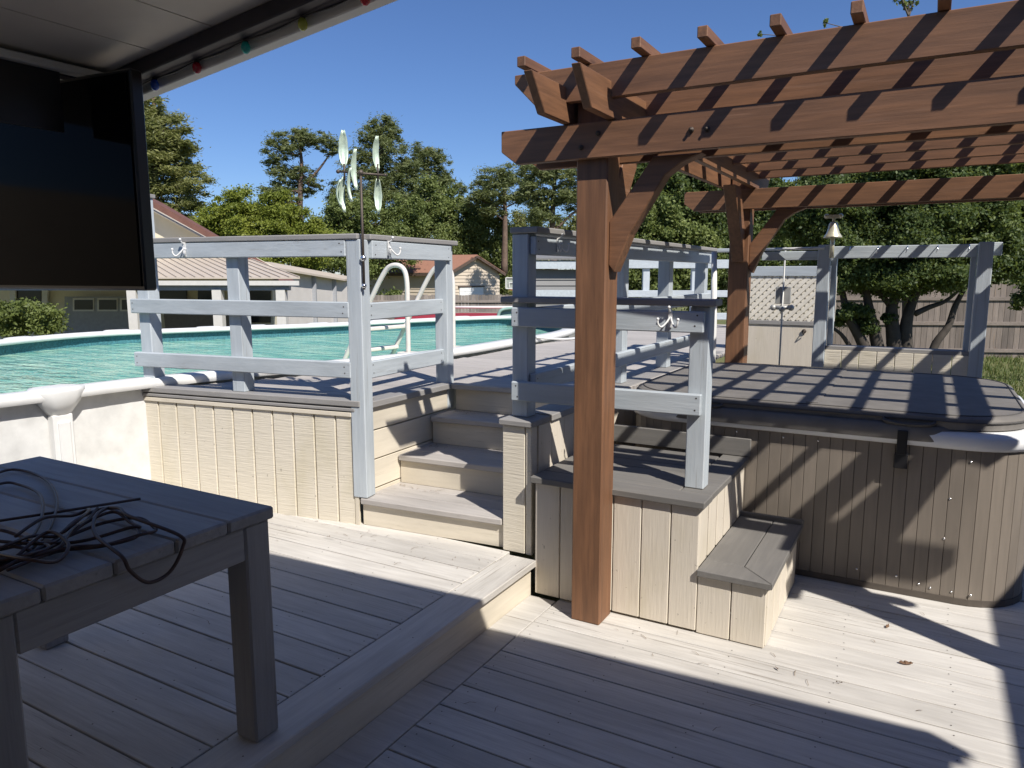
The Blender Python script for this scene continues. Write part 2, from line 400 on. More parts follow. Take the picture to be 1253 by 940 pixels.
post(t, PL + E1 * .21 - N1 * .066, .892, 2.04); post(t, PL + E1 * .905 - N1 * .066, .892, 1.765); post(t, V((-2.705, 3.09, 0)), .344, 1.765)
d = MB(); d.obox(PL + E1 * .21 - N1 * .066 + Z * 2.052, E1 * .055, N1 * .055, Z * .012); d.build('post_cap', capg('x'), t, .003)
def rail(parent, p, q, z0, z1, mat, th=.036):
    p, q = V((p[0], p[1], 0)), V((q[0], q[1], 0)); d = MB(); d.bar(p + Z * (z0 + z1) / 2, q + Z * (z0 + z1) / 2, th, z1 - z0)
    e = (q - p).normalized(); nn = V((e.y, -e.x, 0))
    for f_ in (.03, (q - p).length - .03):
        for zz in (z0 + .025, z1 - .022):
            for sg in (1, -1):
                c = p + e * (f_ + random.uniform(-.01, .01)) + nn * sg * (th / 2 + .0006) + Z * (zz + random.uniform(-.006, .006)); n_ = 7
                d.add([c + (e * math.cos(k * 6.2832 / n_) * -sg + Z * math.sin(k * 6.2832 / n_)) * .0042 for k in range(n_)], [tuple(range(n_))], 1)
    return d.build('rail', [mat, NAIL], parent, .005)
a0, a1 = PL + E1 * .14, PR - E1 * .02
rail(t, PL + E1 * .22 - N1 * .002, PR - E1 * .03 - N1 * .002, 1.675, 1.763, blue('x')); rail(t, a0 - N1 * .002, a1 - N1 * .002, 1.345, 1.433, blue('x')); rail(t, a0 - N1 * .002, a1 - N1 * .002, 1.016, 1.105, blue('x'))
d = MB(); d.bar(PL + E1 * .16 + Z * 1.78 - N1 * .05, PR + E1 * .05 + Z * 1.78 - N1 * .05, .14, .03); d.build('cap_rail', capg('x'), t, .005)
sp0, sp1 = V((-2.66, 3.10, 0)), V((-2.72, 3.97, 0))
post(t, V((-2.765, 3.985, 0)), .70, 1.765)
rail(t, V((-2.66, 3.14, 0)), V((-2.715, 3.98, 0)), 1.665, 1.762, blue('y'), .034)
rail(t, V((-2.70, 3.14, 0)), V((-2.755, 3.94, 0)), 1.33, 1.425, blue('y')); rail(t, V((-2.70, 3.14, 0)), V((-2.755, 3.94, 0)), 1.005, 1.10, blue('y'))
d = MB(); d.bar(V((-2.71, 3.12, 1.7795)), V((-2.765, 4.05, 1.7795)), .14, .03); d.build('cap_rail', capg('y'), t, .005)
for q in (.33, .60): hook(t, PL + E1 * q + Z * 1.725 + N1 * .017, N1, 1.35)
hook(t, V((-2.645, 3.28, 1.725)), V((1, .06, 0)), 1.35)

# front right: three rails between the column post and the post on the spa step
t = thing('step_railing', 'pale blue railing with grey cap and white hook standing over the hot tub steps', 'railing', (-1.3, 3.25, .6))
d = MB(); d.box(-1.81, -1.721, 3.20, 3.289, .869, 1.776); d.build('post', blue('z'), t, .004)
d = MB(); d.box(-.925, -.838, 3.245, 3.333, .612, 1.44); d.build('post', blue('z'), t, .004)
for z0, z1 in ((1.325, 1.42), (.955, 1.052)): rail(t, V((-1.797, 3.181, 0)), V((-.855, 3.226, 0)), z0, z1, blue('x'))
d = MB(); d.bar(V((-1.86, 3.235, 1.4565)), V((-.81, 3.29, 1.4565)), .15, .03); d.build('cap_rail', capg('x'), t, .005)
hook(t, V((-1.0, 3.198, 1.385)), V((.04, -1, 0)), 1.25)
# long railing along the spa side of the upper deck
t = thing('deck_railing', 'long pale blue railing between the pool deck and the hot tub', 'railing', (-1.7, 4.9, UZ))
for y in (4.50, 5.45, 6.45): d = MB(); d.box(-1.812, -1.721, y, y + .089, .873, 1.766); d.build('post', blue('z'), t, .004)
for z0, z1 in ((1.675, 1.765), (1.33, 1.42), (1.0, 1.09)):
    rail(t, V((-1.701, 3.215, 0)), V((-1.701, 6.55, 0)), z0, z1, blue('y'))
d = MB(); d.box(-1.815, -1.66, 3.185, 6.6, 1.778, 1.808); d.build('cap_rail', capg('y'), t, .005)
hook(t, V((-1.682, 3.44, 1.73)), V((1, 0, 0)), 1.2)
d = MB(); d.box(-1.85, -1.55, 6.61, 6.75, 1.775, 1.805); d.build('end_cap', blue('x'), t, .004)
# railing at the far end of the deck
t = thing('deck_railing', 'distant pale blue railing across the far end of the pool deck', 'railing', (-3.2, 9.8, UZ))
q0, q1 = V((-3.75, 9.37, 0)), V((-2.2, 10.2, 0)); e = (q1 - q0).normalized()
for s_ in (.02, .45, 1.1, 1.72): post(t, q0 + e * s_, .872, 1.775, e)
for z0, z1 in ((1.66, 1.775), (1.28, 1.37), (.98, 1.07)): rail(t, q0 + V((.02, -.06, 0)), q1 + V((.02, -.06, 0)), z0, z1, blue('x'))

# ------------------------------------------------------------------ spa step platform
t = thing('spa_steps', 'two level grey topped beige plank steps in front of the hot tub', 'steps', (-1.1, 3.5, 0))
def planks(mb, x0, x1, y, z0, z1, wd=.158, th=.02, mi=0):
    k = x0
    while k < x1 - .01: mb.box(k, min(k + wd - .0045, x1), y, y + th, z0, z1, mi); k += wd
d = MB(); planks(d, -1.61, -.806, 3.078, .012, .578, .136); d.box(-1.6, -.83, 3.099, 3.12, .02, .57)
d.build('front_planks', BEIGEV, t, .003)
d = MB(); y = 3.08
while y < 3.96: d.box(-.83, -.806, y + .0225, min(y + .15, 3.96), .30, .578); y += .15
d.build('side_planks', BEIGEV, t, .003)
d = MB()
d.bar(V((-1.63, 3.125, .595)), V((-.78, 3.125, .595)), .136, .032)
y = 3.266
while y < 3.9: d.bar(V((-1.63, y, .595)), V((-.93, y, .595)), .139, .032); y += .1435
d.bar(V((-.855, 3.1965, .5945)), V((-.855, 3.97, .5945)), .143, .032)
d.build('platform_top', stepg('x'), t, .004)
d = MB(); d.bar(V((-1.63, 3.985, .66)), V((-.78, 3.985, .66)), .03, .1); d.build('back_ledge', stepg('x'), t, .004)
d = MB(); planks(d, -.803, -.512, 3.080, .004, .272, .148); d.build('front_planks', BEIGEV, t, .003)
d = MB(); y = 3.082
while y < 3.87: d.box(-.532, -.508, y + .0215, min(y + .158, 3.87), .004, .272); y += .158
d.build('side_planks', BEIGEV, t, .003)
d = MB(); zt, zb = .304, .275
d.prism([(-.804, 3.058, zb), (-.49, 3.058, zb), (-.630, 3.198, zb), (-.804, 3.198, zb)], (0, 0, zt - zb))
d.prism([(-.488, 3.06, zb), (-.488, 3.90, zb), (-.630, 3.90, zb), (-.630, 3.202, zb)], (0, 0, zt - zb))
d.prism([(-.634, 3.202, zb), (-.634, 3.90, zb), (-.804, 3.90, zb), (-.804, 3.202, zb)], (0, 0, zt - zb))
d.build('step_top', stepg('y'), t, .003)
d = MB(); d.box(-.82, -.488, 3.905, 3.93, .28, .325); d.build('back_ledge', stepg('x'), t, .003)

# ------------------------------------------------------------------ hot tub
t = thing('hot_tub', 'brown slatted hot tub under a dark grey vinyl cover', 'hot tub', (-.55, 4.85, 0))
SX0, SX1, SY0, SY1 = -1.52, .50, 3.985, 5.66
def rrect(x0, x1, y0, y1, r, n=14, seg=.068):
    pts = []
    for cx_, cy_, a0_ in ((x1 - r, y0 + r, -90), (x1 - r, y1 - r, 0), (x0 + r, y1 - r, 90), (x0 + r, y0 + r, 180)):
        for k in range(n + 1): a = R(a0_ + 90 * k / n); pts.append(V((cx_ + r * math.cos(a), cy_ + r * math.sin(a), 0)))
    out = []
    for i in range(len(pts)):
        a, b_ = pts[i], pts[(i + 1) % len(pts)]; out.append(a); Ld = (b_ - a).length
        if Ld > seg * 1.5:
            m_ = (18, 24, 18, 24)[min(3, i // (n + 1))]
            for k in range(1, m_): out.append(a + (b_ - a) * k / m_)
    return out
def loft(mb, rings, mi=0, smooth=False, cap=True):
    assert len({len(r_) for r_ in rings}) == 1
    n = len(rings[0]); vs = [p for r_ in rings for p in r_]
    fs = [(i * n + k, i * n + (k + 1) % n, (i + 1) * n + (k + 1) % n, (i + 1) * n + k) for i in range(len(rings) - 1) for k in range(n)]
    if cap: fs += [tuple(range(n - 1, -1, -1)), tuple((len(rings) - 1) * n + k for k in range(n))]
    mb.add(vs, fs, mi, smooth)
base = rrect(SX0, SX1, SY0, SY1, .30, 8)
d = MB()
for i in range(len(base)):
    a, b_ = base[i], base[(i + 1) % len(base)]
    if (b_ - a).length < .004: continue
    e = (b_ - a).normalized(); nr = V((e.y, -e.x, 0)); g_ = .0009
    p0, p1 = a + e * g_, b_ - e * g_
    d.prism([p0 + Z * .03, p1 + Z * .03, p1 - nr * .016 + Z * .03, p0 - nr * .016 + Z * .03], (0, 0, .735))
d.build('cabinet_slats', CAB, t, .0014)
d = MB(); loft(d, [[p + Z * .01 for p in rrect(SX0 + .014, SX1 - .014, SY0 + .014, SY1 - .014, .29, 8)], [p + Z * .765 for p in rrect(SX0 + .014, SX1 - .014, SY0 + .014, SY1 - .014, .29, 8)]])
d.build('cabinet_core', plain('cabinet_dark', (.03, .026, .022), .7), t)
d = MB(); loft(d, [[p + Z * .002 for p in rrect(SX0 - .004, SX1 + .004, SY0 - .004, SY1 + .004, .30, 8)], [p + Z * .033 for p in rrect(SX0 - .004, SX1 + .004, SY0 - .004, SY1 + .004, .30, 8)]])
d.build('base_rail', plain('base_brown', (.09, .075, .062), .6), t)
d = MB(); fr = lambda g_, z: [p + Z * z for p in rrect(SX0 - g_, SX1 + g_, SY0 - g_, SY1 + g_, .34, 12)]
loft(d, [fr(-.01, .764), fr(.022, .766), fr(.034, .785), fr(.036, .825), fr(.02, .845), fr(-.02, .85)], 0, True)
d.build('shell_rim', ACR, t)
# vinyl cover with a hanging skirt
d = MB(); CX1 = SX1 - .045
cv = lambda g_, z: [p + Z * z for p in rrect(SX0 + .004 + g_, CX1 - g_, SY0 + .004 + g_, SY1 - .01 - g_, .36, 14)]
loft(d, [cv(.0, .85), cv(-.012, .857), cv(-.014, .898), cv(-.010, .909), cv(.002, .916), cv(.018, .919)], 0, False)
co = d.build('cover', COVER, t)
for zz, gg in ((.9195, .016), (.893, -.0165)):
    d = MB(); pr_ = cv(gg, zz); d.tube(pr_ + [pr_[0], pr_[1]], .0042, 6, cap=False); d.build('piping', plain('dark_piping', (.08, .075, .07), .6), co)
for hx in (-1.05, -.05):
    d = MB(); d.tube(cr([V((hx - .11, SY0 - .012, .885)), V((hx - .09, SY0 - .03, .875)), V((hx, SY0 - .034, .868)), V((hx + .09, SY0 - .03, .875)), V((hx + .11, SY0 - .012, .885))], 4), .009, 6); d.build('handle', plain('dark_piping', (.08, .075, .07)), co)
d = MB(); d.box(-.53, -.47, SY0 + .07, SY1 - .08, .9192, .923)
d.box(-1.30, -.98, SY0 + .004, SY0 + .03, .88, .885); d.build('cover_seam', COVER, t)
d = MB()
sk = lambda g_, z: [p + Z * z for p in rrect(SX0 - .028 - g_, CX1 - .03 + g_, SY0 - .038 - g_, SY1 + .03 + g_, .46, 16)]
loft(d, [sk(0.004, .792), sk(.006, .795), sk(.004, .83), sk(-.004, .862), sk(-.03, .872), sk(-.032, .868), sk(-.004, .83), sk(-.001, .795), sk(0.004, .792)], 0, True, False)
d.build('cover_skirt', COVER, t)
d = MB(); lx = -.07; d.box(lx - .022, lx + .022, SY0 - .053, SY0 - .045, .72, .84); d.box(lx - .03, lx + .03, SY0 - .046, SY0 - .004, .65, .722); d.build('cover_latch', BLACK, t, .003)
for sx, sz in ((-.86, .74), (-.62, .735), (-.45, .735), (.22, .71), (.15, .52), (.14, .32), (.10, .06), (.19, .06), (.05, .07), (-.23, .09), (.27, .06), (-.05, .09)):
    d = MB(); d.tube([V((sx, SY0 + .004, sz)), V((sx, SY0 - .003, sz))], .0052, 8); d.build('screw', CHROME, t)

# ------------------------------------------------------------------ pergola
PX0, PX1, PY0, PY1 = -1.345, 1.17, 2.93, 5.69
t = thing('pergola', 'reddish brown timber pergola spanning the hot tub', 'pergola', (0, 4.3, 0))
for px in (PX0, PX1):
    for py in (PY0, PY1):
        d = MB(); d.box(px, px + .142, py, py + .139, 0, 2.33); d.build('post', stain('z'), t, .006)
XL, XR = -1.69, 1.78
def clipped(x0, x1, z0, z1, c0=.055, c1=.075):
    return [(x0, z1), (x0, z0 + c0), (x0 + c1, z0), (x1 - c1, z0), (x1, z0 + c0), (x1, z1)]
for y in (PY0 - .0395, PY0 + .1405, PY1 - .0395, PY1 + .1405):
    if y == PY0 + .1405: pr = clipped(XL + .02, XR - .02, 2.052, 2.192)
    else: pr = clipped(XL, XR, 2.055, 2.198)
    d = MB(); d.prism([(a, y, b_) for a, b_ in pr], (0, .038, 0)); be = d.build('beam', stain('x'), t, .003)
    if y == PY0 - .0395:
        for bx_, bz in ((-.845, 2.128), (-.785, 2.126), (-1.305, 2.10), (-1.23, 2.15), (1.21, 2.10), (1.28, 2.15)):
            d = MB(); d.tube([V((bx_, y + .001, bz)), V((bx_, y - .007, bz))], .011, 8); d.tube([V((bx_, y - .006, bz)), V((bx_, y - .016, bz))], .0065, 6); d.build('bolt', NAIL, be)
YF, YB = 2.55, 6.16
def sidep(x, z0=2.2, z1=2.338):
    return [(x, YF, z1), (x, YF + .115, z0), (x, YB - .115, z0), (x, YB, z1)]
for x0 in (-1.395, -1.198, PX1 - .042, PX1 + .146):
    d = MB(); d.prism(sidep(x0), (.037, 0, 0)); d.build('side_beam', stain('y'), t, .003)
for k in range(8):
    y = 2.85 + .411 * k
    d = MB(); d.prism([(a, y, b_) for a, b_ in [(-1.60, 2.412), (-1.60, 2.375), (-1.50, 2.276), (1.59, 2.276), (1.69, 2.375), (1.69, 2.412)]], (0, .037, 0)); d.build('purlin', stain('x'), t, .003)
xb = -1.535
while xb < 1.68:
    d = MB(); j = random.uniform(-.004, .004); d.box(xb + j, xb + j + .038, 2.745 + random.uniform(-.006, .006), 6.06, 2.413, 2.453); d.build('batten', stain('y'), t, .003); xb += .2475
def brace(p, q, wd, ht, up, mat):
    """knee brace: mitred timber between post and beam"""
    d = MB(); d.bar(p, q, wd, ht, up); return d.build('brace', mat, t, .004)
def kneeX(px, py, sx):
    a0 = px + (.1425 if sx > 0 else -.0005)
    P = [(a0, 1.62), (a0, 1.80), (a0 + sx * .185, 2.053), (a0 + sx * .385, 2.053), (a0 + sx * .30, 2.02), (a0 + sx * .235, 1.975), (a0 + sx * .09, 1.745), (a0 + sx * .026, 1.588)]
    d = MB(); d.prism([(u, py, v_) for u, v_ in P], (0, .075, 0)); d.build('brace', stain('x'), t, .004)
def kneeY(px, py, sy):
    a0 = py + (.1395 if sy > 0 else -.0005)
    P = [(a0, 1.70), (a0, 1.90), (a0 + sy * .20, 2.197), (a0 + sy * .38, 2.197), (a0 + sy * .09, 1.79), (a0 + sy * .026, 1.67)]
    d = MB(); d.prism([(px, u, v_) for u, v_ in P], (.085, 0, 0)); d.build('brace', stain('y'), t, .004)
for py in (PY0 + .027, PY1 + .027):
    kneeX(PX0, py, 1); kneeX(PX1, py, -1)
for px in (PX0 + .027, PX1 + .027):
    kneeY(px, PY0, 1); kneeY(px, PY1, -1)

# ------------------------------------------------------------------ back frame behind the spa
t = thing('frame_wall', 'beige knee wall with open pale blue frame behind the hot tub', 'wall', (-.2, 6.05, 0))
d = MB(); planks(d, -.676, .261, 6.050, 0, 1.012, .12); d.build('knee_panel', BEIGE, t, .002)
d = MB(); d.bar(V((-.675, 6.128, 1.0275)), V((.26, 6.128, 1.0275)), .14, .03); d.build('sill', capg('x'), t, .003)
for px in (-.765, .262):
    d = MB(); d.box(px, px + .088, 6.03, 6.118, 0, 1.80); d.build('post', blue('z'), t, .004)
d = MB(); d.box(-.676, -.64, 6.122, 6.210, 1.042, 1.745); d.build('inner_stud', blue('z'), t, .003)
d = MB(); d.box(.225, .261, 6.122, 6.210, 1.042, 1.745); d.build('inner_stud', blue('z'), t, .003)
d = MB(); d.box(-.676, .261, 6.120, 6.156, 1.70, 1.79); d.box(.351, .405, 6.120, 6.156, 1.71, 1.80)
d.build('rail', blue('x'), t, .004)
d = MB(); d.box(-1.19, -.767, 6.120, 6.156, 1.69, 1.758); d.build('rail', blue('x'), t, .004)
d = MB(); d.tube([V((-1.19, 6.130, 1.775)), V((-.72, 6.02, 1.775))], .011, 8); d.build('curtain_rod', WHITE, t)
d = MB()
for k in range(5):
    x0 = -.55 + .19 * k; d.tube(cr([V((x0, 6.121, 1.785)), V((x0, 6.090, 1.775)), V((x0 - .006, 6.075, 1.75)), V((x0 - .01, 6.085, 1.735))], 4), .0035, 6)
d.build('coat_hook', CHROME, t)
# bell
d_ = thing('brass_bell', 'small brass bell on a stem above the pale blue frame behind the hot tub', 'bell', (-.655, 5.91, 1.70))
d = MB(); d.tube([V((-.655, 5.91, 1.70)), V((-.655, 5.91, 1.885))], .016, 10); d.build('stem', plain('old_brass', (.70, .66, .50), .35, .5, .15, 20), d_)
d = MB(); d.lathe([(.001, .115), (.02, .113), (.03, .10), (.036, .07), (.045, .035), (.062, .01), (.066, .0), (.058, .0), (.03, .02)], (-.655, 5.91, 1.845), 20)
d.build('bell_cup', plain('old_brass', (.62, .55, .36)), d_)
d = MB(); d.tube([V((-.655, 5.91, 1.96)), V((-.655, 5.91, 2.0))], .01, 8); d.box(-.715, -.60, 5.90, 5.92, 1.985, 2.01); d.ball((-.705, 5.91, 2.0), .018); d.ball((-.61, 5.91, 2.0), .018)
d.build('yoke', plain('old_brass', (.62, .55, .36)), d_)
# white pipe by rear post, shower riser
d = MB(); d.tube([V((-1.415, 5.62, .0)), V((-1.42, 5.62, 1.2)), V((-1.44, 5.63, 1.75))], [.026, .024, .02], 10); tag(d.build('drain_pipe', WHITE), 'white plastic pipe standing upright beside the rear pergola post', 'pipe')
tt = thing('shower_pipe', 'thin metal shower pipe with valve standing before the lattice screen', 'shower', (-1.06, 6.4, 0))
d = MB(); d.tube([V((-1.06, 6.4, 0)), V((-1.06, 6.4, 1.80))], .007, 8); d.build('riser', plain('zinc', (.42, .42, .40), .5, .4), tt)
d = MB(); d.box(-1.12, -1.0, 6.405, 6.42, 1.34, 1.48); d.build('back_plate', plain('zinc', (.42, .42, .40)), tt, .004)
d = MB(); d.tube([V((-1.13, 6.39, 1.31)), V((-.99, 6.39, 1.31))], .016, 8); d.ball((-1.13, 6.39, 1.31), .026); d.ball((-.99, 6.39, 1.31), .026); d.ball((-1.06, 6.385, 1.30), .028); d.build('valve', plain('zinc', (.42, .42, .40)), tt)
# lattice screen
t = thing('lattice_screen', 'beige screen with lattice top and solid lower panel behind the rear pergola post', 'screen', (-1.2, 7.2, 0))
d = MB(); d.box(-1.62, -.75, 7.19, 7.24, 1.565, 1.655); d.build('top_rail', blue('x'), t, .003)
d = MB(); d.box(-1.62, -.75, 7.195, 7.235, 1.115, 1.155); d.build('middle_rail', capg('x'), t, .003)
d = MB(); d.box(-1.62, -1.19, 7.205, 7.225, -.4, 1.112); d.box(-1.186, -.75, 7.205, 7.225, -.4, 1.112); d.build('lower_panel', BEIGEV, t)
d = MB(); x0, x1, z0, z1 = -1.62, -.75, 1.158, 1.562
def lat(sgn, y):
    k = -2.0
    while k < 2.0:
        # line z = z0 + sgn*(x - x0 - k)
        pts = []
        for X in (x0, x1):
            zz = z0 + sgn * (X - x0 - k)
            if z0 <= zz <= z1: pts.append((X, zz))
        for ZZ in (z0, z1):
            X = x0 + k + sgn * (ZZ - z0)
            if x0 < X < x1: pts.append((X, ZZ))
        if len(pts) >= 2:
            pts.sort(); p, q = pts[0], pts[-1]
            if abs(p[0] - q[0]) > .05: d.bar(V((p[0], y, p[1])), V((q[0], y, q[1])), .033, .007, (0, 1, 0))
        k += .068
lat(1, 7.205); lat(-1, 7.2135)
d.build('lattice', plain('lattice_cream', (.76, .71, .61), .7), t)
d = MB(); d.box(-1.62, -.75, 7.30, 7.315, 1.158, 1.562); d.build('backing_board', plain('lattice_cream', (.76, .71, .61)), t)
d = MB(); d.tube([V((-.99, 7.19, 1.065)), V((-.99, 7.2, 1.065))], .02, 10); d.tube(cr([V((-.99, 7.19, 1.07)), V((-.99, 7.165, 1.05)), V((-.99, 7.19, 1.03))], 5), .005, 6); d.build('latch', NAIL, t)

# ------------------------------------------------------------------ pool
PO = [(-4.45, 1.5), (-4.29, 2.05), (-4.25, 2.7), (-4.10, 3.4), (-3.80, 4.3), (-3.60, 5.3), (-3.60, 6.3), (-3.60, 7.2), (-3.75, 8.0), (-4.25, 8.9), (-4.95, 9.65), (-5.7, 10.0), (-6.2, 9.4), (-6.62, 8.3), (-7.0, 7.2), (-7.65, 6.0), (-8.15, 4.9), (-7.95, 3.8), (-7.3, 2.5), (-6.3, 1.45), (-5.2, 1.05)]
ring = cr([V((*p, 0)) for p in PO], 5, True); cen = V((-5.7, 5.4, 0))
def off(k): 
    out = []
    N = len(ring)
    for i in range(N):
        tn = (ring[(i + 1) % N] - ring[i - 1]).normalized(); out.append(ring[i] + V((tn.y, -tn.x, 0)) * k)
    return out
t = thing('swimming_pool', 'white walled oval above ground pool of turquoise water left of the deck', 'pool', (-5.7, 5.4, GZ))
ro, ri = off(0.0), off(-.02)
d = MB(); loft(d, [[p + Z * GZ for p in ro], [p + Z * .90 for p in ro]], 0, True, False); d.build('pool_wall', PWALL, t)
d = MB(); loft(d, [[p + Z * .90 for p in ri], [p + Z * (GZ + .1) for p in ri]], 0, True, False); d.build('liner', PINTR, t)
d = MB(); A = off(.085); B_ = off(-.085); C_ = off(-.07); D_ = off(.075)
loft(d, [[p + Z * .885 for p in D_], [p + Z * .90 for p in A], [p + Z * .925 for p in A], [p + Z * .94 for p in D_], [p + Z * .945 for p in ro], [p + Z * .94 for p in C_], [p + Z * .925 for p in B_], [p + Z * .90 for p in B_], [p + Z * .89 for p in C_]], 0, True, False)
d.build('top_rim', WHITE, t)
N = len(ring); A0 = off(.02)
def nearest(q): return min(range(N), key=lambda i_: (ring[i_] - q).length)
caps = [nearest(V((-4.25, 2.24, 0)))] + [nearest(gp(x_, d__, 0)) for x_, d__ in ((42, 7.3), (157, 7.9), (247, 8.6), (324, 9.1), (388, 9.7), (470, 10.4), (568, 11.2))]
for i in caps:
    fs_ = 1 if i == caps[0] else .62
    p = A0[i]; tn = (ring[(i + 1) % N] - ring[i - 1]).normalized(); nr = V((tn.y, -tn.x, 0))
    d = MB(); loft(d, [[p - nr * a + tn * b_ + Z * zz for a, b_ in ((.13 * f_, -.085 * g_), (.05 * f_, -.12 * g_), (-.06 * f_, -.12 * g_), (-.10 * f_, -.06 * g_), (-.10 * f_, .06 * g_), (-.06 * f_, .12 * g_), (.05 * f_, .12 * g_), (.13 * f_, .085 * g_))] for zz, f_, g_ in (((.80, .45, .45), (.87, .8, .85), (.93, .9, 1.15), (.949, .85, 1.1), (.954, .7, .9)) if fs_ == 1 else ((.895, .62, .9), (.93, .70, 1.15), (.948, .68, 1.1), (.952, .5, .9)))], 0, True)
    d.build('rim_cap', WHITE, t)
    if i == caps[0]:
        d = MB(); d.obox(p + nr * .015 + Z * (GZ + .80) / 2, tn * .055, nr * .03, Z * (.80 - GZ) / 2); d.obox(p + nr * .03 + Z * (GZ + .76) / 2, tn * .032, nr * .03, Z * (.76 - GZ) / 2); d.build('upright', WHITE, t, .006)
m, nt, b = newmat('pool_water')
v = coords(nt, (1, 1, 1), False); vw = nd(nt, "ShaderNodeMapping"); nt.links.new(v, vw.inputs[0]); vw.inputs['Scale'].default_value = (.75, 2.4, 1); vw.inputs['Rotation'].default_value = (0, 0, R(30))
rp = noise(nt, vw.outputs[0], 3.2, 3, .55); rp2 = noise(nt, vw.outputs[0], 9, 2, .5)
vo = nd(nt, "ShaderNodeTexVoronoi", feature='SMOOTH_F1'); vo.inputs['Scale'].default_value = 3.4; nt.links.new(vw.outputs[0], vo.inputs['Vector'])
c = mixrgb(nt, ramp(nt, vo.outputs['Distance'], .25, .8), (.17, .43, .34), (.44, .66, .50))  # caustic light on the ripples put into the colour as paler green
nt.links.new(c, b.inputs['Base Color']); b.inputs['Roughness'].default_value = .04; b.inputs['IOR'].default_value = 1.33
h = mathn(nt, 'ADD', rp, mathn(nt, 'MULTIPLY', rp2, .35)); bump(nt, b, h, .75, .10)
d = MB(); wi = off(-.021); n = len(wi); d.add([p + Z * .79 for p in wi] + [cen + Z * .79], [(i, (i + 1) % n, n) for i in range(n)]); d.f = [f[::1] for f in d.f]
kind(d.build('water', m), 'structure')
# pool ladder
t = thing('pool_ladder', 'white plastic a-frame ladder standing at the pool edge', 'ladder', (-3.95, 5.3, .9))
PLST = plain('ladder_plastic', (.70, .66, .60), .45, 0, .05)
out_ = V((-.80, -.35, 0)).normalized()
for a in (V((-3.86, 5.02, 0)), V((-3.80, 5.62, 0))):
    o_ = V((-.62, -.10, 0))
    d = MB(); d.tube(cr([a + Z * .90, a + Z * 1.25, a + Z * 1.52, a + o_ * .06 + Z * 1.635, a + o_ * .22 + Z * 1.655, a + o_ * .36 + Z * 1.58, a + o_ * .62 + Z * 1.30, a + o_ * 1.0 + Z * .85, a + o_ * 1.3 + Z * .5], 5), .021, 10); d.build('side_rail', PLST, t)
for s_, z in ((.60, 1.32), (.78, 1.1), (.96, .9)):
    a = V((-3.86, 5.02, z)) + V((-.62, -.10, 0)) * s_; b2 = V((-3.80, 5.62, z)) + V((-.62, -.10, 0)) * s_
    d = MB(); d.bar(a, b2, .09, .035); d.build('step', PLST, t, .008)
d = MB(); d.box(-3.93, -3.79, 4.95, 5.09, .90, .925); d.box(-3.87, -3.73, 5.55, 5.69, .90, .925); d.build('foot_plate', PLST, t, .006)
# rope
d = MB(); d.tube(cr([V((-3.50, 6.7, .94)), V((-3.42, 7.05, .90)), V((-3.38, 7.4, .885)), V((-3.42, 7.75, .90)), V((-3.55, 8.0, .95))], 6), .012, 6)
tag(d.build('rope', WHITE), 'thin white rope sagging along the pool rim behind the front railing post', 'rope')

# ------------------------------------------------------------------ wind spinner
t = thing('wind_spinner', 'garden wind spinner with pale green metal vanes tied to the railing corner post', 'wind spinner', (-2.635, 3.06, 1.5))
RUST = plain('dark_iron', (.11, .09, .075), .6, .6, .2); MINT = plain('verdigris_metal', (.52, .62, .50), .4, .25, .22, 30)
c0 = V((-2.635, 3.055, 0))
d = MB(); d.tube([c0 + Z * 1.50, c0 + Z * 2.12], .007, 8); d.build('pole', RUST, t)
d = MB(); d.ball(c0 + Z * 1.665, .017); d.ball(c0 + Z * 1.52, .014); d.build('collar', CHROME, t)
cb = V((.82, .46, 0)).normalized(); zb = 2.105
d = MB(); d.tube([c0 - cb * .115 + Z * (zb + .006), c0 + cb * .125 + Z * (zb - .012)], .0055, 8); d.ball(c0 - cb * .118 + Z * (zb + .006), .011); d.ball(c0 + cb * .128 + Z * (zb - .012), .009); d.ball(c0 + Z * zb, .016); d.build('crossbar', RUST, t)
def vane(c, z0, z1, wd, ang):
    e = V((math.cos(ang), math.sin(ang), 0)); nn = V((-e.y, e.x, 0)); rows = []; K = 9
    for i in range(K + 1):
        f_ = i / K; w_ = wd * (math.sin(math.pi * min(.97, max(.03, f_))) ** .6) * random.uniform(.88, 1.08); bend = .02 * math.sin(math.pi * f_)
        rows.append([c + e * (w_ * u) + nn * (bend + .012 * (1 - u * u)) + Z * (z0 + (z1 - z0) * f_) for u in (-1, -.5, 0, .5, 1)])
    d = MB(); n = 5
    d.add([p for r_ in rows for p in r_], [(i * n + k, i * n + k + 1, (i + 1) * n + k + 1, (i + 1) * n + k) for i in range(K) for k in range(n - 1)], 0, True)
    o = d.build('vane', MINT, t); so_ = o.modifiers.new('thick', 'SOLIDIFY'); so_.thickness = .003
base_a = math.atan2(RV.y, RV.x)
vane(c0 - cb * .085, zb + .03, zb + .215, .024, base_a + .3); vane(c0 - cb * .088, zb - .20, zb - .02, .018, base_a + .9); vane(c0 - cb * .102, zb - .17, zb - .035, .012, base_a + 1.2)
vane(c0 - cb * .01 + V((.01, -.03, 0)), zb - .09, zb + .115, .018, base_a + .9); vane(c0 - cb * .02 + V((.0, -.04, 0)), zb - .15, zb + .02, .008, base_a + 1.1)
vane(c0 + cb * .092, zb + .01, zb + .185, .018, base_a + .7); vane(c0 + cb * .088, zb - .20, zb - .03, .02, base_a + .2)
for q in (-.085, .09): d = MB(); d.tube([c0 + cb * q + Z * (zb - .04), c0 + cb * q + Z * (zb + .045)], .005, 6); d.build('pivot', RUST, t)

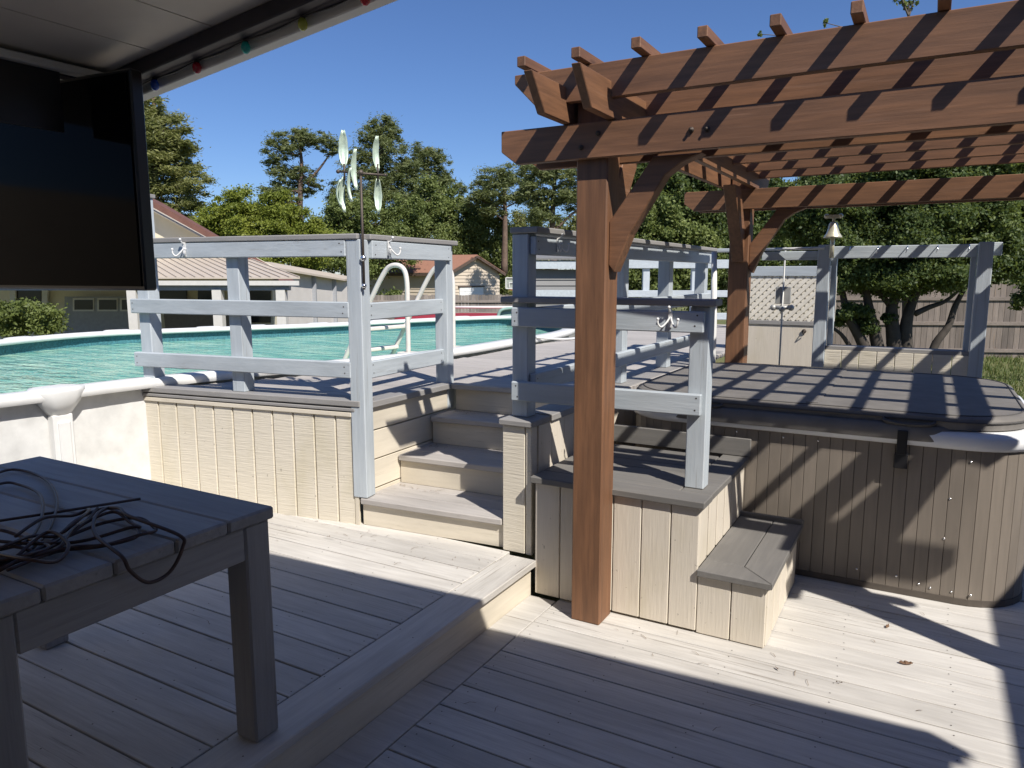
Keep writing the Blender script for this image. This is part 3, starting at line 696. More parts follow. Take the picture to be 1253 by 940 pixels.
# ------------------------------------------------------------------ patio roof overhead
t = thing('patio_roof', 'grey panelled patio roof with white fascia overhead', 'roof', (0, -.5, 2.2))
SL = .125
def rz(x): return 2.175 + SL * (x + 2.127)
RXL, RXR, RYF, RYB = -2.62, 2.42, 1.48, -2.6
# panel seams run away from the eye: strips laid across the slope
d = MB(); x0 = RXL
while x0 < RXR - .01:
    x1 = min(x0 + .235, RXR); g_ = .006
    d.prism([(x0 + g_ / 2, RYF - .065, rz(x0) - .012), (x1 - g_ / 2, RYF - .065, rz(x1) - .012), (x1 - g_ / 2, RYF - .065, rz(x1) + .055), (x0 + g_ / 2, RYF - .065, rz(x0) + .055)], (0, RYB - RYF + .065, 0)); x0 = x1
d.prism([(RXL, RYF - .065, rz(RXL) + .056), (RXR, RYF - .065, rz(RXR) + .056), (RXR, RYF - .065, rz(RXR) + .07), (RXL, RYF - .065, rz(RXL) + .07)], (0, RYB - RYF + .065, 0))
d.build('ceiling', CEIL, t)
d = MB(); d.prism([(RXL, RYF - .04, rz(RXL) - .078), (RXR, RYF - .04, rz(RXR) - .078), (RXR, RYF - .04, rz(RXR) + .08), (RXL, RYF - .04, rz(RXL) + .08)], (0, .04, 0)); d.build('fascia', plain('fascia_white', (.80, .78, .74), .5, 0, .03), t, .003)
d = MB(); d.prism([(RXL, RYF - .10, rz(RXL) - .055), (RXR, RYF - .10, rz(RXR) - .055), (RXR, RYF - .10, rz(RXR) - .013), (RXL, RYF - .10, rz(RXL) - .013)], (0, .058, 0)); d.build('edge_beam', DARKW, t, .003)
d = MB(); d.box(-2.14, -2.10, RYB, RYF - .105, rz(-2.127) - .046, rz(-2.127) - .024); d.build('side_beam', TRIM, t, .004)
d = MB(); d.box(-2.18, -2.141, RYB, RYF - .105, rz(-2.127) - .05, rz(-2.127) - .018); d.build('side_plate', DARKW, t)
d = MB(); d.box(-2.135, -2.125, RYB, 1.235, 1.97, rz(-2.127) - .0465); d.build('added_dark_panel', BLACK, t)  # black sheet added to darken the area between the trim and the television
# house behind and right of the patio (out of frame; gives the shade)
t = thing('house', 'beige house with overhanging eave enclosing the patio from behind', 'house', (2.7, 0, 0))
d = MB(); d.box(2.72, 2.92, -2.85, 4.6, -.5, 2.72); d.box(-5.2, 2.715, -2.85, -2.65, -.5, 2.3); d.box(-3.9, -3.75, -2.645, .75, -.5, 2.0); d.build('wall', plain('house_siding', (.46, .39, .30), .8), t)  # last box: unseen left wall added to cut the light under the roof
d = MB(); d.prism([(2.645, -3.0, 2.74), (2.645, -3.0, 2.80), (6.0, -3.0, 4.1), (6.0, -3.0, 4.0)], (0, 7.8, 0)); d.build('roof', plain('shingle', (.12, .10, .09), .9), t)
d = MB(); d.box(2.712, 2.719, -.4, .6, .02, 2.05); d.build('door', plain('door_dark', (.05, .05, .06), .3), t)

# string of coloured bulbs under the fascia
t = thing('string_lights', 'string of small coloured glass bulbs along the patio roof edge', 'string lights', (-1.6, 1.5, 2.2))
d = MB(); pts = []
bl = [(-1.985, 2.172, (.02, .10, .55), 'blue bulb'), (-1.80, 2.20, (.35, .01, .03), 'dark red bulb'), (-1.605, 2.222, (.02, .42, .38), 'teal bulb'), (-1.40, 2.246, (.42, .45, .06), 'yellow green bulb'), (-1.20, 2.262, (.55, .02, .04), 'bright red bulb'), (-.95, 2.296, (.02, .1, .5), 'blue bulb')]
pts = [V((-2.1, 1.420, rz(-2.1) - .04))]
for bx_, bz, _, _ in bl: pts += [V((bx_ - .09, 1.420, rz(bx_ - .09) - .052)), V((bx_, 1.420, rz(bx_) - .047))]
d.tube(cr([p - Z * .012 for p in pts], 4), .0025, 6); d.build('cord', BLACK, t)
for bx_, bz, c, lb in bl:
    zc = rz(bx_) - .048; n_ = lb.replace(' ', '_')
    d = MB(); d.tube([V((bx_, 1.426, zc + .02)), V((bx_, 1.424, zc - .018))], .007, 8, 1)
    d.lathe([(.007, .0), (.010, -.005), (.0125, -.014), (.011, -.023), (.005, -.029), (.001, -.030)][::-1], (bx_, 1.424, zc - .012), 12)
    o = d.build('bulb', [plain(n_, c, .12, 0, .05, coat=.6), BLACK], t); o['label'] = lb

# ------------------------------------------------------------------ television
a, b2 = V((-1.915, 1.30, 0)), V((-2.74, 1.24, 0)); e = (a - b2).normalized(); nn = V((e.y, -e.x, 0))
t = thing('television', 'large black flat television hanging under the patio roof corner', 'television', (-2.3, 1.27, 1.54))
zt, zb = 2.13, 1.535
d = MB(); d.obox((a + b2) / 2 + Z * (zt + zb) / 2 - nn * .022, e * (a - b2).length / 2, nn * .02, Z * (zt - zb) / 2); d.build('housing', BLACK, t, .005)
d = MB(); d.obox((a + b2) / 2 + Z * (zt + zb) / 2 + nn * .0005, e * ((a - b2).length / 2 - .012), nn * .002, Z * ((zt - zb) / 2 - .012)); d.build('screen', GLASS, t)
d = MB(); d.bar(V((-2.33, 1.32, 1.85)), V((-2.2, 1.34, 1.85)), .03, .06); d.bar(V((-2.12, 1.34, 1.8)), V((-2.12, 1.34, 2.115)), .05, .05, (1, 0, 0)); d.bar(V((-2.33, 1.30, 1.85)), V((-2.12, 1.34, 1.85)), .03, .05); d.build('mount_arm', BLACK, t)

# ------------------------------------------------------------------ table and cord
t = thing('patio_table', 'grey painted wooden patio table in the shade at left', 'table', (-2.3, 1.1, MZ))
TX0, TX1, TY0, TY1, TZ = -2.90, -1.655, .66, 1.49, .90
d = MB(); nb = 5; wv = (TY1 - TY0) / nb
for k in range(nb): d.box(TX0, TX1 - .0, TY0 + wv * k + .0015, TY0 + wv * (k + 1) - .0015, TZ - .038, TZ + random.uniform(-.001, .001))
d.build('tabletop', tablew('x'), t, .006)
for lx in (TX0 + .012, TX1 - .102):
    for ly in (TY0 + .022, TY1 - .102):
        d = MB(); d.box(lx, lx + .09, ly, ly + .09, MZ + .001, TZ - .0385); d.build('leg', tablew('z'), t, .006)
for ax0, ax1 in ((TX1 - .050, TX1 - .014), (TX0 + .02, TX0 + .056)):
    d = MB(); d.box(ax0, ax1, TY0 + .113, TY1 - .103, TZ - .14, TZ - .039); d.build('apron', tablew('y'), t, .004)
for ay0 in (TY0 + .03, TY1 - .066):
    d = MB(); d.box(TX0 + .103, TX1 - .103, ay0, ay0 + .036, TZ - .14, TZ - .039); d.build('apron', tablew('x'), t, .004)
CORD = plain('cord_rubber', (.06, .032, .025), .5, 0, .2)
d = MB()
def tz(x, y, dist_z=TZ + .006): 
    p = at(x, y, 1.0); r_ = p - V((0, 0, EYE)); k = (dist_z - EYE) / r_.z; return V((0, 0, EYE)) + r_ * k
def cpath(px, lift=0):
    out = []
    for i, (x, y) in enumerate(px):
        p = tz(x, y); 
        p.z += lift * (1 + .5 * math.sin(i * 2.1)); out.append(p)
    return out
loops = [
 [(-60, 612), (0, 580), (30, 577), (58, 590), (70, 615), (62, 645), (45, 668), (15, 690), (-40, 700)],
 [(-60, 620), (0, 596), (25, 595), (48, 607), (53, 628), (45, 650), (28, 668), (-10, 680)],
 [(-40, 700), (20, 690), (60, 668), (95, 640), (130, 628), (152, 634), (168, 652), (165, 665), (120, 672), (70, 680), (10, 705)],
 [(0, 705), (50, 680), (95, 655), (130, 645), (170, 642), (188, 648), (190, 656), (172, 663), (130, 670), (90, 676), (40, 690), (-20, 708)],
 [(-30, 660), (0, 659), (30, 662), (50, 672), (60, 682), (30, 690), (-20, 686)],
 [(-20, 682), (20, 682), (55, 684), (75, 678), (90, 660), (108, 640), (120, 630)],
 [(-20, 700), (30, 696), (70, 672), (105, 650), (140, 640), (160, 645), (172, 655), (160, 660), (100, 668), (40, 676), (-10, 676)],
 [(20, 668), (55, 650), (90, 637), (110, 634), (100, 650), (70, 662), (40, 668), (10, 685), (-30, 692)],
 [(-10, 690), (35, 705), (70, 695), (85, 680), (60, 670), (20, 690)]]
for i, lp in enumerate(loops): d.tube(cr(cpath(lp, .004 + .003 * i), 7), .0044, 7)
p0, p1 = tz(122, 640), tz(165, 655)
hang = [tz(118, 636) + Z * .02, tz(117, 655) + Z * .025, tz(125, 672) + V((.03, 0, .02))]
xe = TX1 + .012
yb_, ya_ = 1.02, 1.165
hp = [tz(133, 634) + Z * .03, tz(118, 645) + Z * .03, tz(118, 664) + Z * .02, V((xe - .01, yb_ - .01, TZ + .008)), V((xe + .004, yb_, TZ - .03)), V((xe + .006, (ya_ + yb_) / 2 - .03, TZ - .075)), V((xe + .006, (ya_ + yb_) / 2 + .03, TZ - .07)), V((xe + .004, ya_, TZ - .02)), V((xe - .015, ya_ + .005, TZ + .010)), tz(160, 645) + Z * .03, tz(148, 637) + Z * .034, tz(133, 634) + Z * .03]
d.tube(cr(hp, 7), .0048, 7)
d.tube([tz(-20, 642) + Z * .004, tz(60, 630) + Z * .004, tz(172, 612) + Z * .004], .004, 6)
tag(d.build('coiled_cord', CORD), 'tangled dark brown cord lying in loops on the patio table', 'cord')

# ------------------------------------------------------------------ trees
import numpy as np
rng = np.random.default_rng(11)
def leaves(centers, n, size, aspect=2.2, flat=1.0):
    """n small quads scattered through each (centre, radii) ellipsoid -> verts, faces"""
    vs = []
    for c, rad, k in centers:
        m_ = max(4, int(n * k)); q = rng.normal(size=(m_, 3)); q /= np.linalg.norm(q, axis=1)[:, None]
        q *= (np.abs(rng.normal(size=m_)) * .62)[:, None]; P = np.array(c) + q * np.array(rad)
        nr_ = rng.normal(size=(m_, 3)) * 1.15 + q / (np.linalg.norm(q, axis=1)[:, None] + 1e-6) * .8 + np.array((0, 0, .45))
        a = np.cross(nr_, rng.normal(size=(m_, 3))); a[:, 2] *= flat; a /= np.linalg.norm(a, axis=1)[:, None]
        b_ = np.cross(a, nr_); b_ /= np.linalg.norm(b_, axis=1)[:, None]
        s_ = size * (.6 + .8 * rng.random(m_))[:, None]
        a *= s_ * .5; b_ *= s_ * .5 / aspect
        vs.append(np.stack([P - a, P + b_, P + a, P - b_], 1).reshape(-1, 3))
    v_ = np.concatenate(vs); return v_, np.arange(len(v_)).reshape(-1, 4)
def foliage(name, parent, centers, n, size, aspect, mat, flat=1.0):
    v_, f_ = leaves(centers, n, size, aspect, flat); o0 = np.array(parent.location)
    me = bpy.data.meshes.new(name); me.from_pydata((v_ - o0).tolist(), [], f_.tolist()); me.materials.append(mat)
    o = bpy.data.objects.new(name, me); col.objects.link(o); o.parent = parent; return o
PINE = leafm('pine_needles', (.085, .11, .046), (.17, .20, .08), (.30, .32, .13), .38)
PINE2 = leafm('dry_pine_needles', (.105, .12, .042), (.21, .22, .07), (.37, .36, .13), .38)
BROAD = leafm('broad_leaves', (.085, .115, .036), (.175, .22, .066), (.32, .36, .12), .4)
BRIGHT = leafm('spring_leaves', (.11, .145, .022), (.22, .26, .036), (.36, .38, .07), .38)
DARKL = leafm('dark_leaves', (.032, .052, .018), (.085, .125, .038), (.24, .29, .09), .4)
def tree(name, label, cat, d_, trunks, blobs, mat, leaf, n, aspect=2.2, sub=9, shrink=.42, bark=BARK, depth=1.0, flat=1.0, group=None, limbs=True, zbase=GZ):
    """trunks: [[(x,y,r_m),..],..] pixel paths; blobs: (x, y, rx, ry[, dd]) pixel ellipses at distance d_"""
    leaf *= .52; n *= 3.0; sub = int(sub * 2.1); shrink *= .70
    if aspect < 4: blobs = [(q[0], q[1], q[2], q[3] * 1.45) + tuple(q[4:]) for q in blobs]; n *= 1.25
    if aspect >= 4: n *= 1.25; sub = 24; shrink = .36; blobs = [(q[0], q[1], q[2] * 1.06, q[3] * 1.3) + tuple(q[4:]) for q in blobs]
    bx_ = trunks[0][0]; base_ = gp(bx_[0], d_, zbase); t = thing(name, label, cat, base_, group)
    mb = MB(); px = d_ / F; ends = []
    for tr in trunks:
        pts = [at(x, y, d_) for x, y, r_ in tr]; rr = [r_ for _, _, r_ in tr]
        pp = cr(pts, 4); rs = [rr[0] + (rr[-1] - rr[0]) * i / (len(pp) - 1) for i in range(len(pp))]
        mb.tube(pp, rs, 7); ends.append((pp, rs))
    cs = []
    for bb in blobs:
        x, y, rx, ry = bb[:4]; dd = bb[4] if len(bb) > 4 else 0
        c = at(x, y, d_ + dd); RX_, RZ_ = rx * px, ry * px; RD = RX_ * depth
        if limbs:
            pp, rs = min(ends, key=lambda e_: min((q - c).length for q in e_[0])); lower = [i for i, q in enumerate(pp) if q.z < c.z + .1 * RZ_] or [0]
            i0 = min(lower, key=lambda i: (pp[i] - c).length + .6 * abs(pp[i].z - (c.z - RZ_)))
            a_ = pp[i0]; mid = a_.lerp(c, .55) - Z * RZ_ * .15
            mb.tube(cr([a_, mid, c], 4), [max(rs[i0] * .5, .02) * (1 - .75 * k / 8) for k in range(9)], 5)
        for k in range(sub):
            q = rng.normal(size=3); q /= np.linalg.norm(q); q *= rng.random() ** .45 * .95
            cc = c + RV * (q[0] * RX_) + HV * (q[1] * RD) + Z * (q[2] * RZ_)
            f_ = shrink * (.55 + 1.0 * rng.random() ** 1.5)
            cs.append((tuple(cc), (RX_ * f_, RD * f_, RZ_ * f_ * (.85 if aspect >= 4 else 1.0)), f_ / shrink * (rx * ry) / 900))
            if limbs and k % 2 == 0: mb.tube([c, cc], [max(.012, RX_ * .02), .008], 4)
    mb.build('trunk', bark, t); foliage('crown', t, cs, n, leaf, aspect, mat, flat)
    return t
G1 = 'pines standing behind the pool'
tree('pine_tree', 'tall dense pine rising behind the gabled house beside the television', 'tree', 30,
     [[(185, 345, .22), (190, 230, .18), (188, 120, .06)]],
     [(187, 136, 20, 16), (200, 160, 36, 18), (215, 180, 28, 14), (205, 205, 42, 15), (232, 226, 30, 11), (200, 232, 36, 10), (190, 185, 36, 16), (222, 252, 26, 12), (200, 262, 34, 12), (240, 274, 22, 10), (170, 160, 30, 30), (165, 220, 30, 30)], PINE2, .34, 95, 4.2, bark=PBARK, flat=.5, group=G1)
tree('pine_tree', 'slender open crowned pine standing alone against the sky', 'tree', 42,
     [[(368, 330, .22), (367, 250, .18), (369, 200, .12), (364, 166, .04)], [(375, 225, .1), (392, 205, .07), (404, 188, .03)]],
     [(362, 168, 24, 10), (346, 182, 22, 12), (384, 172, 24, 9), (403, 180, 15, 8), (333, 200, 12, 6), (350, 212, 18, 9), (343, 228, 22, 9), (358, 238, 26, 10), (384, 228, 14, 7), (372, 214, 14, 8), (332, 240, 14, 7)], PINE, .38, 100, 4.2, sub=8, bark=PBARK, flat=.5, group=G1)
tree('pine_tree', 'tallest pine with layered crown behind the wind spinner', 'tree', 44,
     [[(470, 335, .25), (468, 240, .2), (466, 150, .05)]],
     [(468, 156, 20, 13), (482, 168, 14, 10), (455, 172, 18, 12), (470, 190, 28, 15), (440, 200, 24, 12), (452, 220, 30, 14), (485, 215, 26, 14), (425, 232, 20, 12), (466, 245, 36, 16), (500, 200, 18, 12), (415, 245, 14, 9)], PINE, .38, 110, 4.2, bark=PBARK, flat=.6, group=G1)
tree('pine_tree', 'round topped pine beside the tallest pine above the shed', 'tree', 46,
     [[(522, 335, .22), (524, 250, .18), (523, 180, .05)]],
     [(522, 186, 20, 11), (535, 200, 16, 12), (508, 202, 18, 12), (525, 222, 28, 14), (545, 218, 12, 10), (505, 235, 24, 14), (545, 246, 24, 14), (560, 232, 14, 9)], PINE, .38, 110, 4.2, bark=PBARK, flat=.6, group=G1)
tree('pine_tree', 'flat topped pine with visible trunk left of the front pergola post', 'tree', 40,
     [[(617, 335, .2), (618, 270, .17), (617, 215, .06)]],
     [(612, 214, 26, 10), (595, 226, 20, 10), (632, 222, 18, 10), (608, 238, 28, 10), (585, 244, 16, 9), (640, 240, 14, 9), (600, 256, 20, 7)], PINE, .36, 110, 4.2, sub=8, bark=PBARK, flat=.5, group=G1)
tree('pine_tree', 'pine with spreading grey limbs directly behind the front pergola post', 'tree', 34,
     [[(678, 335, .2), (676, 270, .17), (680, 205, .06)], [(676, 285, .08), (700, 262, .05), (720, 250, .03)]],
     [(660, 212, 26, 11), (690, 215, 28, 12), (655, 240, 22, 12), (690, 245, 26, 13), (665, 262, 24, 12), (715, 235, 24, 14), (645, 225, 14, 9), (740, 225, 20, 18), (755, 215, 14, 14)], PINE, .34, 110, 4.2, bark=PBARK, flat=.5, group=G1)
tree('leafy_tree', 'bright yellow green bushy tree behind the gabled house roof', 'tree', 27,
     [[(318, 350, .14), (320, 300, .1), (318, 262, .04)]],
     [(275, 262, 26, 14), (300, 252, 30, 14), (330, 258, 36, 16), (360, 270, 32, 16), (385, 280, 16, 14), (300, 282, 50, 20), (345, 290, 50, 18), (380, 305, 40, 18), (262, 284, 16, 14), (320, 315, 70, 16)], BRIGHT, .17, 210, 1.9, sub=11)
G2 = 'leafy trees behind the shed'
tree('leafy_tree', 'mid green leafy tree filling the gap between the railing post and the shed roof', 'tree', 36,
     [[(440, 350, .16), (440, 300, .12), (442, 260, .05)]],
     [(430, 262, 28, 16), (460, 270, 34, 18), (420, 290, 30, 16), (455, 300, 40, 18), (490, 285, 28, 18), (405, 305, 26, 18), (395, 325, 24, 16), (440, 325, 40, 14), (415, 265, 22, 16), (480, 310, 40, 18), (398, 285, 16, 14), (500, 262, 26, 16)], BROAD, .23, 190, 1.8, sub=11, group=G2)
tree('leafy_tree', 'olive green leafy tree behind the ridge of the shed', 'tree', 42,
     [[(545, 350, .16), (545, 300, .12), (543, 255, .05)]],
     [(520, 262, 28, 16), (550, 266, 30, 16), (575, 275, 28, 18), (510, 292, 34, 18), (550, 298, 40, 18), (590, 300, 28, 20), (612, 312, 22, 20), (570, 325, 40, 16), (605, 335, 24, 16), (530, 240, 24, 16), (580, 255, 24, 14), (490, 320, 30, 18), (600, 275, 24, 18), (560, 300, 36, 20)], BROAD, .25, 190, 1.8, sub=11, group=G2)
tree('leafy_tree', 'dull green tree between the shed and the dark railing post', 'tree', 48,
     [[(640, 360, .16), (640, 320, .12), (640, 290, .05)]],
     [(630, 290, 22, 20), (650, 280, 26, 22), (625, 325, 20, 22), (655, 320, 28, 24), (690, 300, 34, 26), (615, 348, 18, 16), (660, 350, 30, 16), (735, 290, 40, 30), (740, 330, 40, 30)], PINE2, .28, 170, 1.8, sub=11, group=G2)
tree('leafy_tree', 'sunlit light green tree seen under the pergola brace', 'tree', 15,
     [[(800, 430, .10), (800, 340, .08), (802, 270, .03)]],
     [(790, 258, 26, 20), (815, 272, 26, 20), (775, 282, 26, 18), (800, 300, 40, 18), (840, 292, 30, 20), (770, 310, 30, 22), (800, 340, 44, 30), (850, 330, 34, 30), (760, 345, 26, 26)], BROAD, .13, 200, 1.8, sub=12)
tree('leafy_tree', 'large dark tree behind the rear pergola post', 'tree', 19,
     [[(850, 430, .2), (850, 320, .16), (855, 215, .05)]],
     [(800, 228, 32, 22), (840, 218, 36, 22), (880, 230, 40, 26), (850, 260, 46, 24), (920, 245, 40, 28), (905, 285, 44, 26), (870, 290, 40, 26), (960, 270, 40, 30), (815, 250, 30, 20), (940, 310, 50, 26), (895, 330, 50, 30), (960, 340, 40, 30), (780, 215, 24, 20)], DARKL, .16, 230, 1.8, sub=12)
T = lambda u, v_, r_: (1000 + u * .2447, 250 + v_ * .2447, r_)
tree('shade_tree', 'dark many stemmed shade tree before the wooden fence beyond the hot tub', 'tree', 11.5,
     [[T(395, 800, .125), T(378, 640, .115), T(372, 520, .10), T(400, 440, .08), T(440, 330, .05), T(470, 200, .03)],
      [T(452, 800, .12), T(440, 660, .11), T(452, 560, .10), T(480, 480, .08), T(520, 380, .05), T(560, 220, .03)],
      [T(320, 800, .11), T(295, 680, .10), T(268, 560, .085), T(245, 440, .07), T(230, 300, .04)],
      [T(265, 780, .10), T(210, 660, .085), T(155, 560, .07), T(128, 450, .05), T(110, 320, .03)],
      [T(560, 800, .07), T(590, 700, .075), T(655, 610, .07), T(685, 520, .06), T(720, 450, .05), T(790, 330, .03)],
      [T(488, 548, .05), T(560, 515, .042), T(640, 485, .035), T(720, 420, .02)],
      [T(360, 500, .05), T(310, 440, .04), T(270, 400, .03), T(200, 330, .02)],
      [T(175, 730, .04), T(120, 650, .03), T(60, 610, .02)]],
     [(1030, 330, 40, 18), (1075, 335, 50, 18), (1125, 335, 50, 16), (1170, 325, 46, 18), (1050, 300, 60, 22), (1110, 300, 60, 24), (1170, 295, 60, 26), (1030, 265, 50, 24), (1090, 260, 60, 26), (1150, 258, 60, 26), (1215, 265, 40, 30), (1230, 310, 30, 26), (1000, 235, 40, 24), (1060, 226, 46, 16), (1130, 226, 56, 18), (1200, 230, 50, 20), (1245, 235, 30, 30), (1040, 385, 24, 10), (1060, 398, 14, 7), (1090, 390, 10, 6), (980, 265, 36, 26), (1245, 280, 22, 40, 2), (1110, 205, 60, 14), (1190, 205, 60, 16), (1250, 205, 30, 20)], DARKL, .105, 300, 1.8, sub=13, bark=plain('dark_bark', (.055, .045, .036), .9, 0, .3, 9, .7), depth=1.2, limbs=False)
tree('leafy_tree', 'bright leafy branches lit by the sun at the right of the fence', 'tree', 14,
     [[(1290, 430, .1), (1288, 340, .08), (1285, 260, .03)]],
     [(1262, 300, 26, 22), (1268, 350, 24, 20), (1250, 330, 16, 16), (1275, 260, 26, 26), (1254, 368, 14, 8)], BROAD, .12, 200, 1.8, sub=12)
tree('leafy_tree', 'thin topped tree showing its twigs above the pergola battens', 'tree', 13,
     [[(1110, 430, .09), (1108, 200, .06), (1112, 20, .015)]],
     [(1112, 6, 9, 6), (1102, -8, 8, 7), (1122, -14, 12, 8), (1010, 28, 3, 3), (930, 42, 3, 3)], BROAD, .10, 260, 2, sub=4)

# clipped hedge on the left
t = thing('hedge', 'rounded green hedge in front of the gabled house at far left', 'hedge', gp(25, 12.8, GZ))
cs = []
for k in range(120):
    u_, v_ = random.uniform(-1, 1), random.random()
    c = at(8 + 62 * u_, 408 - 36 * v_ * (1 - .35 * abs(u_) ** 4), 12.8 + random.uniform(-.5, .6)); cs.append((tuple(c), (.17, .17, .11), 1.0))
foliage('crown', t, cs, 170, .06, 1.8, leafm('hedge_leaves', (.07, .095, .025), (.14, .175, .045), (.24, .28, .08), .3))
mb = MB(); mb.tube([gp(25, 13.0, GZ), gp(25, 13.0, .3)], .05, 6); mb.build('stem', BARK, t)
t = thing('shrub', 'small olive shrub against the shed wall behind the pool ladder', 'shrub', gp(478, 33, GZ))
cs = [(tuple(at(475 + random.uniform(-16, 16), 362 + random.uniform(-4, 8), 33 + random.uniform(-.3, .3))), (.25, .25, .2), 1.0) for k in range(16)]
foliage('crown', t, cs, 60, .14, 1.8, BROAD)

# ------------------------------------------------------------------ neighbouring buildings
LAPS = plain('cream_wall', (.70, .64, .48), .8, 0, .05, 3); GREYW = plain('pale_metal_wall', (.56, .53, .50), .7, 0, .06, 3)
BROWNT = plain('brown_trim', (.16, .075, .055), .6, 0, .15, 6); SOFF = plain('beige_soffit', (.42, .38, .32), .8); METR = plain('beige_metal_roof', (.52, .45, .37), .5, 0, .06, 3)
DKW = plain('window_dark', (.02, .022, .025), .15); GDOOR = plain('grey_garage_door', (.30, .31, .33), .6); PALEB = plain('pale_blue_trim', (.50, .56, .60), .6); ROOFB = plain('terracotta_roof', (.30, .15, .10), .8, 0, .1, 12)
t = thing('gabled_house', 'cream house with brown gable trim and metal porch roof across the pool', 'house', gp(170, 18, GZ))
def quad(mb, pts, thick, mi=0):
    mb.prism(pts, HV * thick, mi)
D1 = 18.0
d = MB(); quad(d, [gp(-160, D1, GZ), gp(332, D1, GZ), at(332, 327, D1), at(175, 245, D1), at(60, 190, D1), at(-160, 320, D1)], .3); d.build('wall', LAPS, t)
d = MB(); pr = [at(60, 178, 17.3), at(150, 222, 17.3), at(335, 331, 17.3)]
for p, q in zip(pr, pr[1:]): d.bar(p + HV * 1.35 - Z * .34, q + HV * 1.35 - Z * .34, 1.2, .05, (0, 0, 1))
d.build('roof', BROWNT, t)
d = MB(); d.bar(at(60, 180, 17.62) , at(338, 333, 17.62), .05, .13); d.build('gable_trim', BROWNT, t)
d = MB(); d.bar(at(60, 188, 17.83), at(330, 333, 17.83), .36, .03); d.build('soffit', SOFF, t)
# porch with hipped metal roof
Dp, Dq = 14.6, 17.9
d = MB(); e0, e1, r0, r1 = at(-140, 341, Dp), at(367, 341.5, Dp), at(-140, 308, Dq), at(303, 317, Dq)
n_ = 44
for k in range(n_):
    f0, f1 = k / n_, (k + .86) / n_
    d.prism([e0.lerp(e1, f0), e0.lerp(e1, f1), r0.lerp(r1, f1), r0.lerp(r1, f0)], (0, 0, .025))
    d.prism([e0.lerp(e1, f1), e0.lerp(e1, (k + 1) / n_), r0.lerp(r1, (k + 1) / n_), r0.lerp(r1, f1)], (0, 0, .05))
eb = at(340, 339, 18.3)
d.prism([e1, eb, r1], (0, 0, .03)); d.build('porch_roof', METR, t)
d = MB(); d.bar(at(-140, 346, Dp), at(366, 346.5, Dp), .03, .09); d.build('porch_fascia', TRIM, t)
d = MB(); d.bar(at(-140, 352, Dp + .15), at(355, 352, Dp + .15), .12, .11); d.build('porch_beam', plain('porch_grey', (.26, .28, .31), .7), t)
d = MB()
c = (at(79, 408, 17.6) + at(165, 364, 17.6)) / 2; d.prism([at(79, 425, 17.6), at(166, 425, 17.6), at(166, 363, 17.6), at(79, 363, 17.6)], HV * .05); gd = d.build('garage_door', GDOOR, t)
d = MB()
for a_, b_ in ((91, 113), (121, 142), (149, 158)): d.prism([at(a_ - 2, 381, 17.58), at(b_ + 2, 381, 17.58), at(b_ + 2, 365, 17.58), at(a_ - 2, 365, 17.58)], HV * .03)
d.build('window_frame', TRIM, gd)
d = MB()
for a_, b_ in ((91, 113), (121, 142), (149, 158)): d.prism([at(a_, 379, 17.56), at(b_, 379, 17.56), at(b_, 367, 17.56), at(a_, 367, 17.56)], HV * .03)
d.build('pane', DKW, gd)
for a_, b_, c_ in ((20, 50, 385), (195, 228, 372), (242, 272, 372)):
    d = MB(); d.prism([at(a_, c_, 17.9), at(b_, c_, 17.9), at(b_, 354, 17.9), at(a_, 354, 17.9)], HV * .05); d.build('window', DKW, t)
for a_, b_ in ((12, 19), (51, 58)):
    d = MB(); d.prism([at(a_, 400, 17.85), at(b_, 400, 17.85), at(b_, 350, 17.85), at(a_, 350, 17.85)], HV * .05); d.build('window_trim', TRIM, t)
d = MB(); d.prism([gp(200, 17.2, GZ), gp(290, 17.2, GZ), at(290, 383, 17.2), at(200, 383, 17.2)], HV * .4); d.build('porch_screen', plain('screen_brown', (.16, .14, .125), .8), t)
for x_ in (162, 266, 344):
    d = MB(); d.obox((gp(x_, Dp + .15, GZ) + at(x_, 354, Dp + .15)) / 2, RV * .09, HV * .09, Z * ((at(x_, 354, Dp + .15).z - GZ) / 2)); d.build('porch_post', TRIM, t)
d = MB(); d.prism([at(305, 395, 17.95), at(331, 395, 17.95), at(331, 356, 17.95), at(305, 356, 17.95)], HV * .04); d.build('side_window', DKW, t)

t = thing('metal_building', 'long pale metal building with low sloped eave beyond the porch', 'building', gp(380, 22, GZ))
a_, b_ = at(300, 322, 19.5), at(428, 343.5, 26); a2, b2_ = gp(300, 19.7, GZ), gp(428, 26.2, GZ)
d = MB(); d.prism([a2, b2_, V((b2_.x, b2_.y, b_.z)), V((a2.x, a2.y, a_.z))], HV * 3); d.build('wall', GREYW, t)
d = MB(); up_ = HV * 2.0; d.prism([a_ - HV * .8, b_ - HV * .8, b_ + up_, a_ + up_], (0, 0, .06)); d.build('roof', METR, t)
for f_ in (.28, .58, .8):
    p = a2.lerp(b2_, f_); q = a_.lerp(b_, f_); d = MB(); d.obox(V((p.x, p.y, (GZ + q.z) / 2)) - HV * .05, RV * .1, HV * .05, Z * ((q.z - GZ) / 2 - .02)); d.build('pilaster', plain('steel_grey', (.33, .34, .36), .6), t)

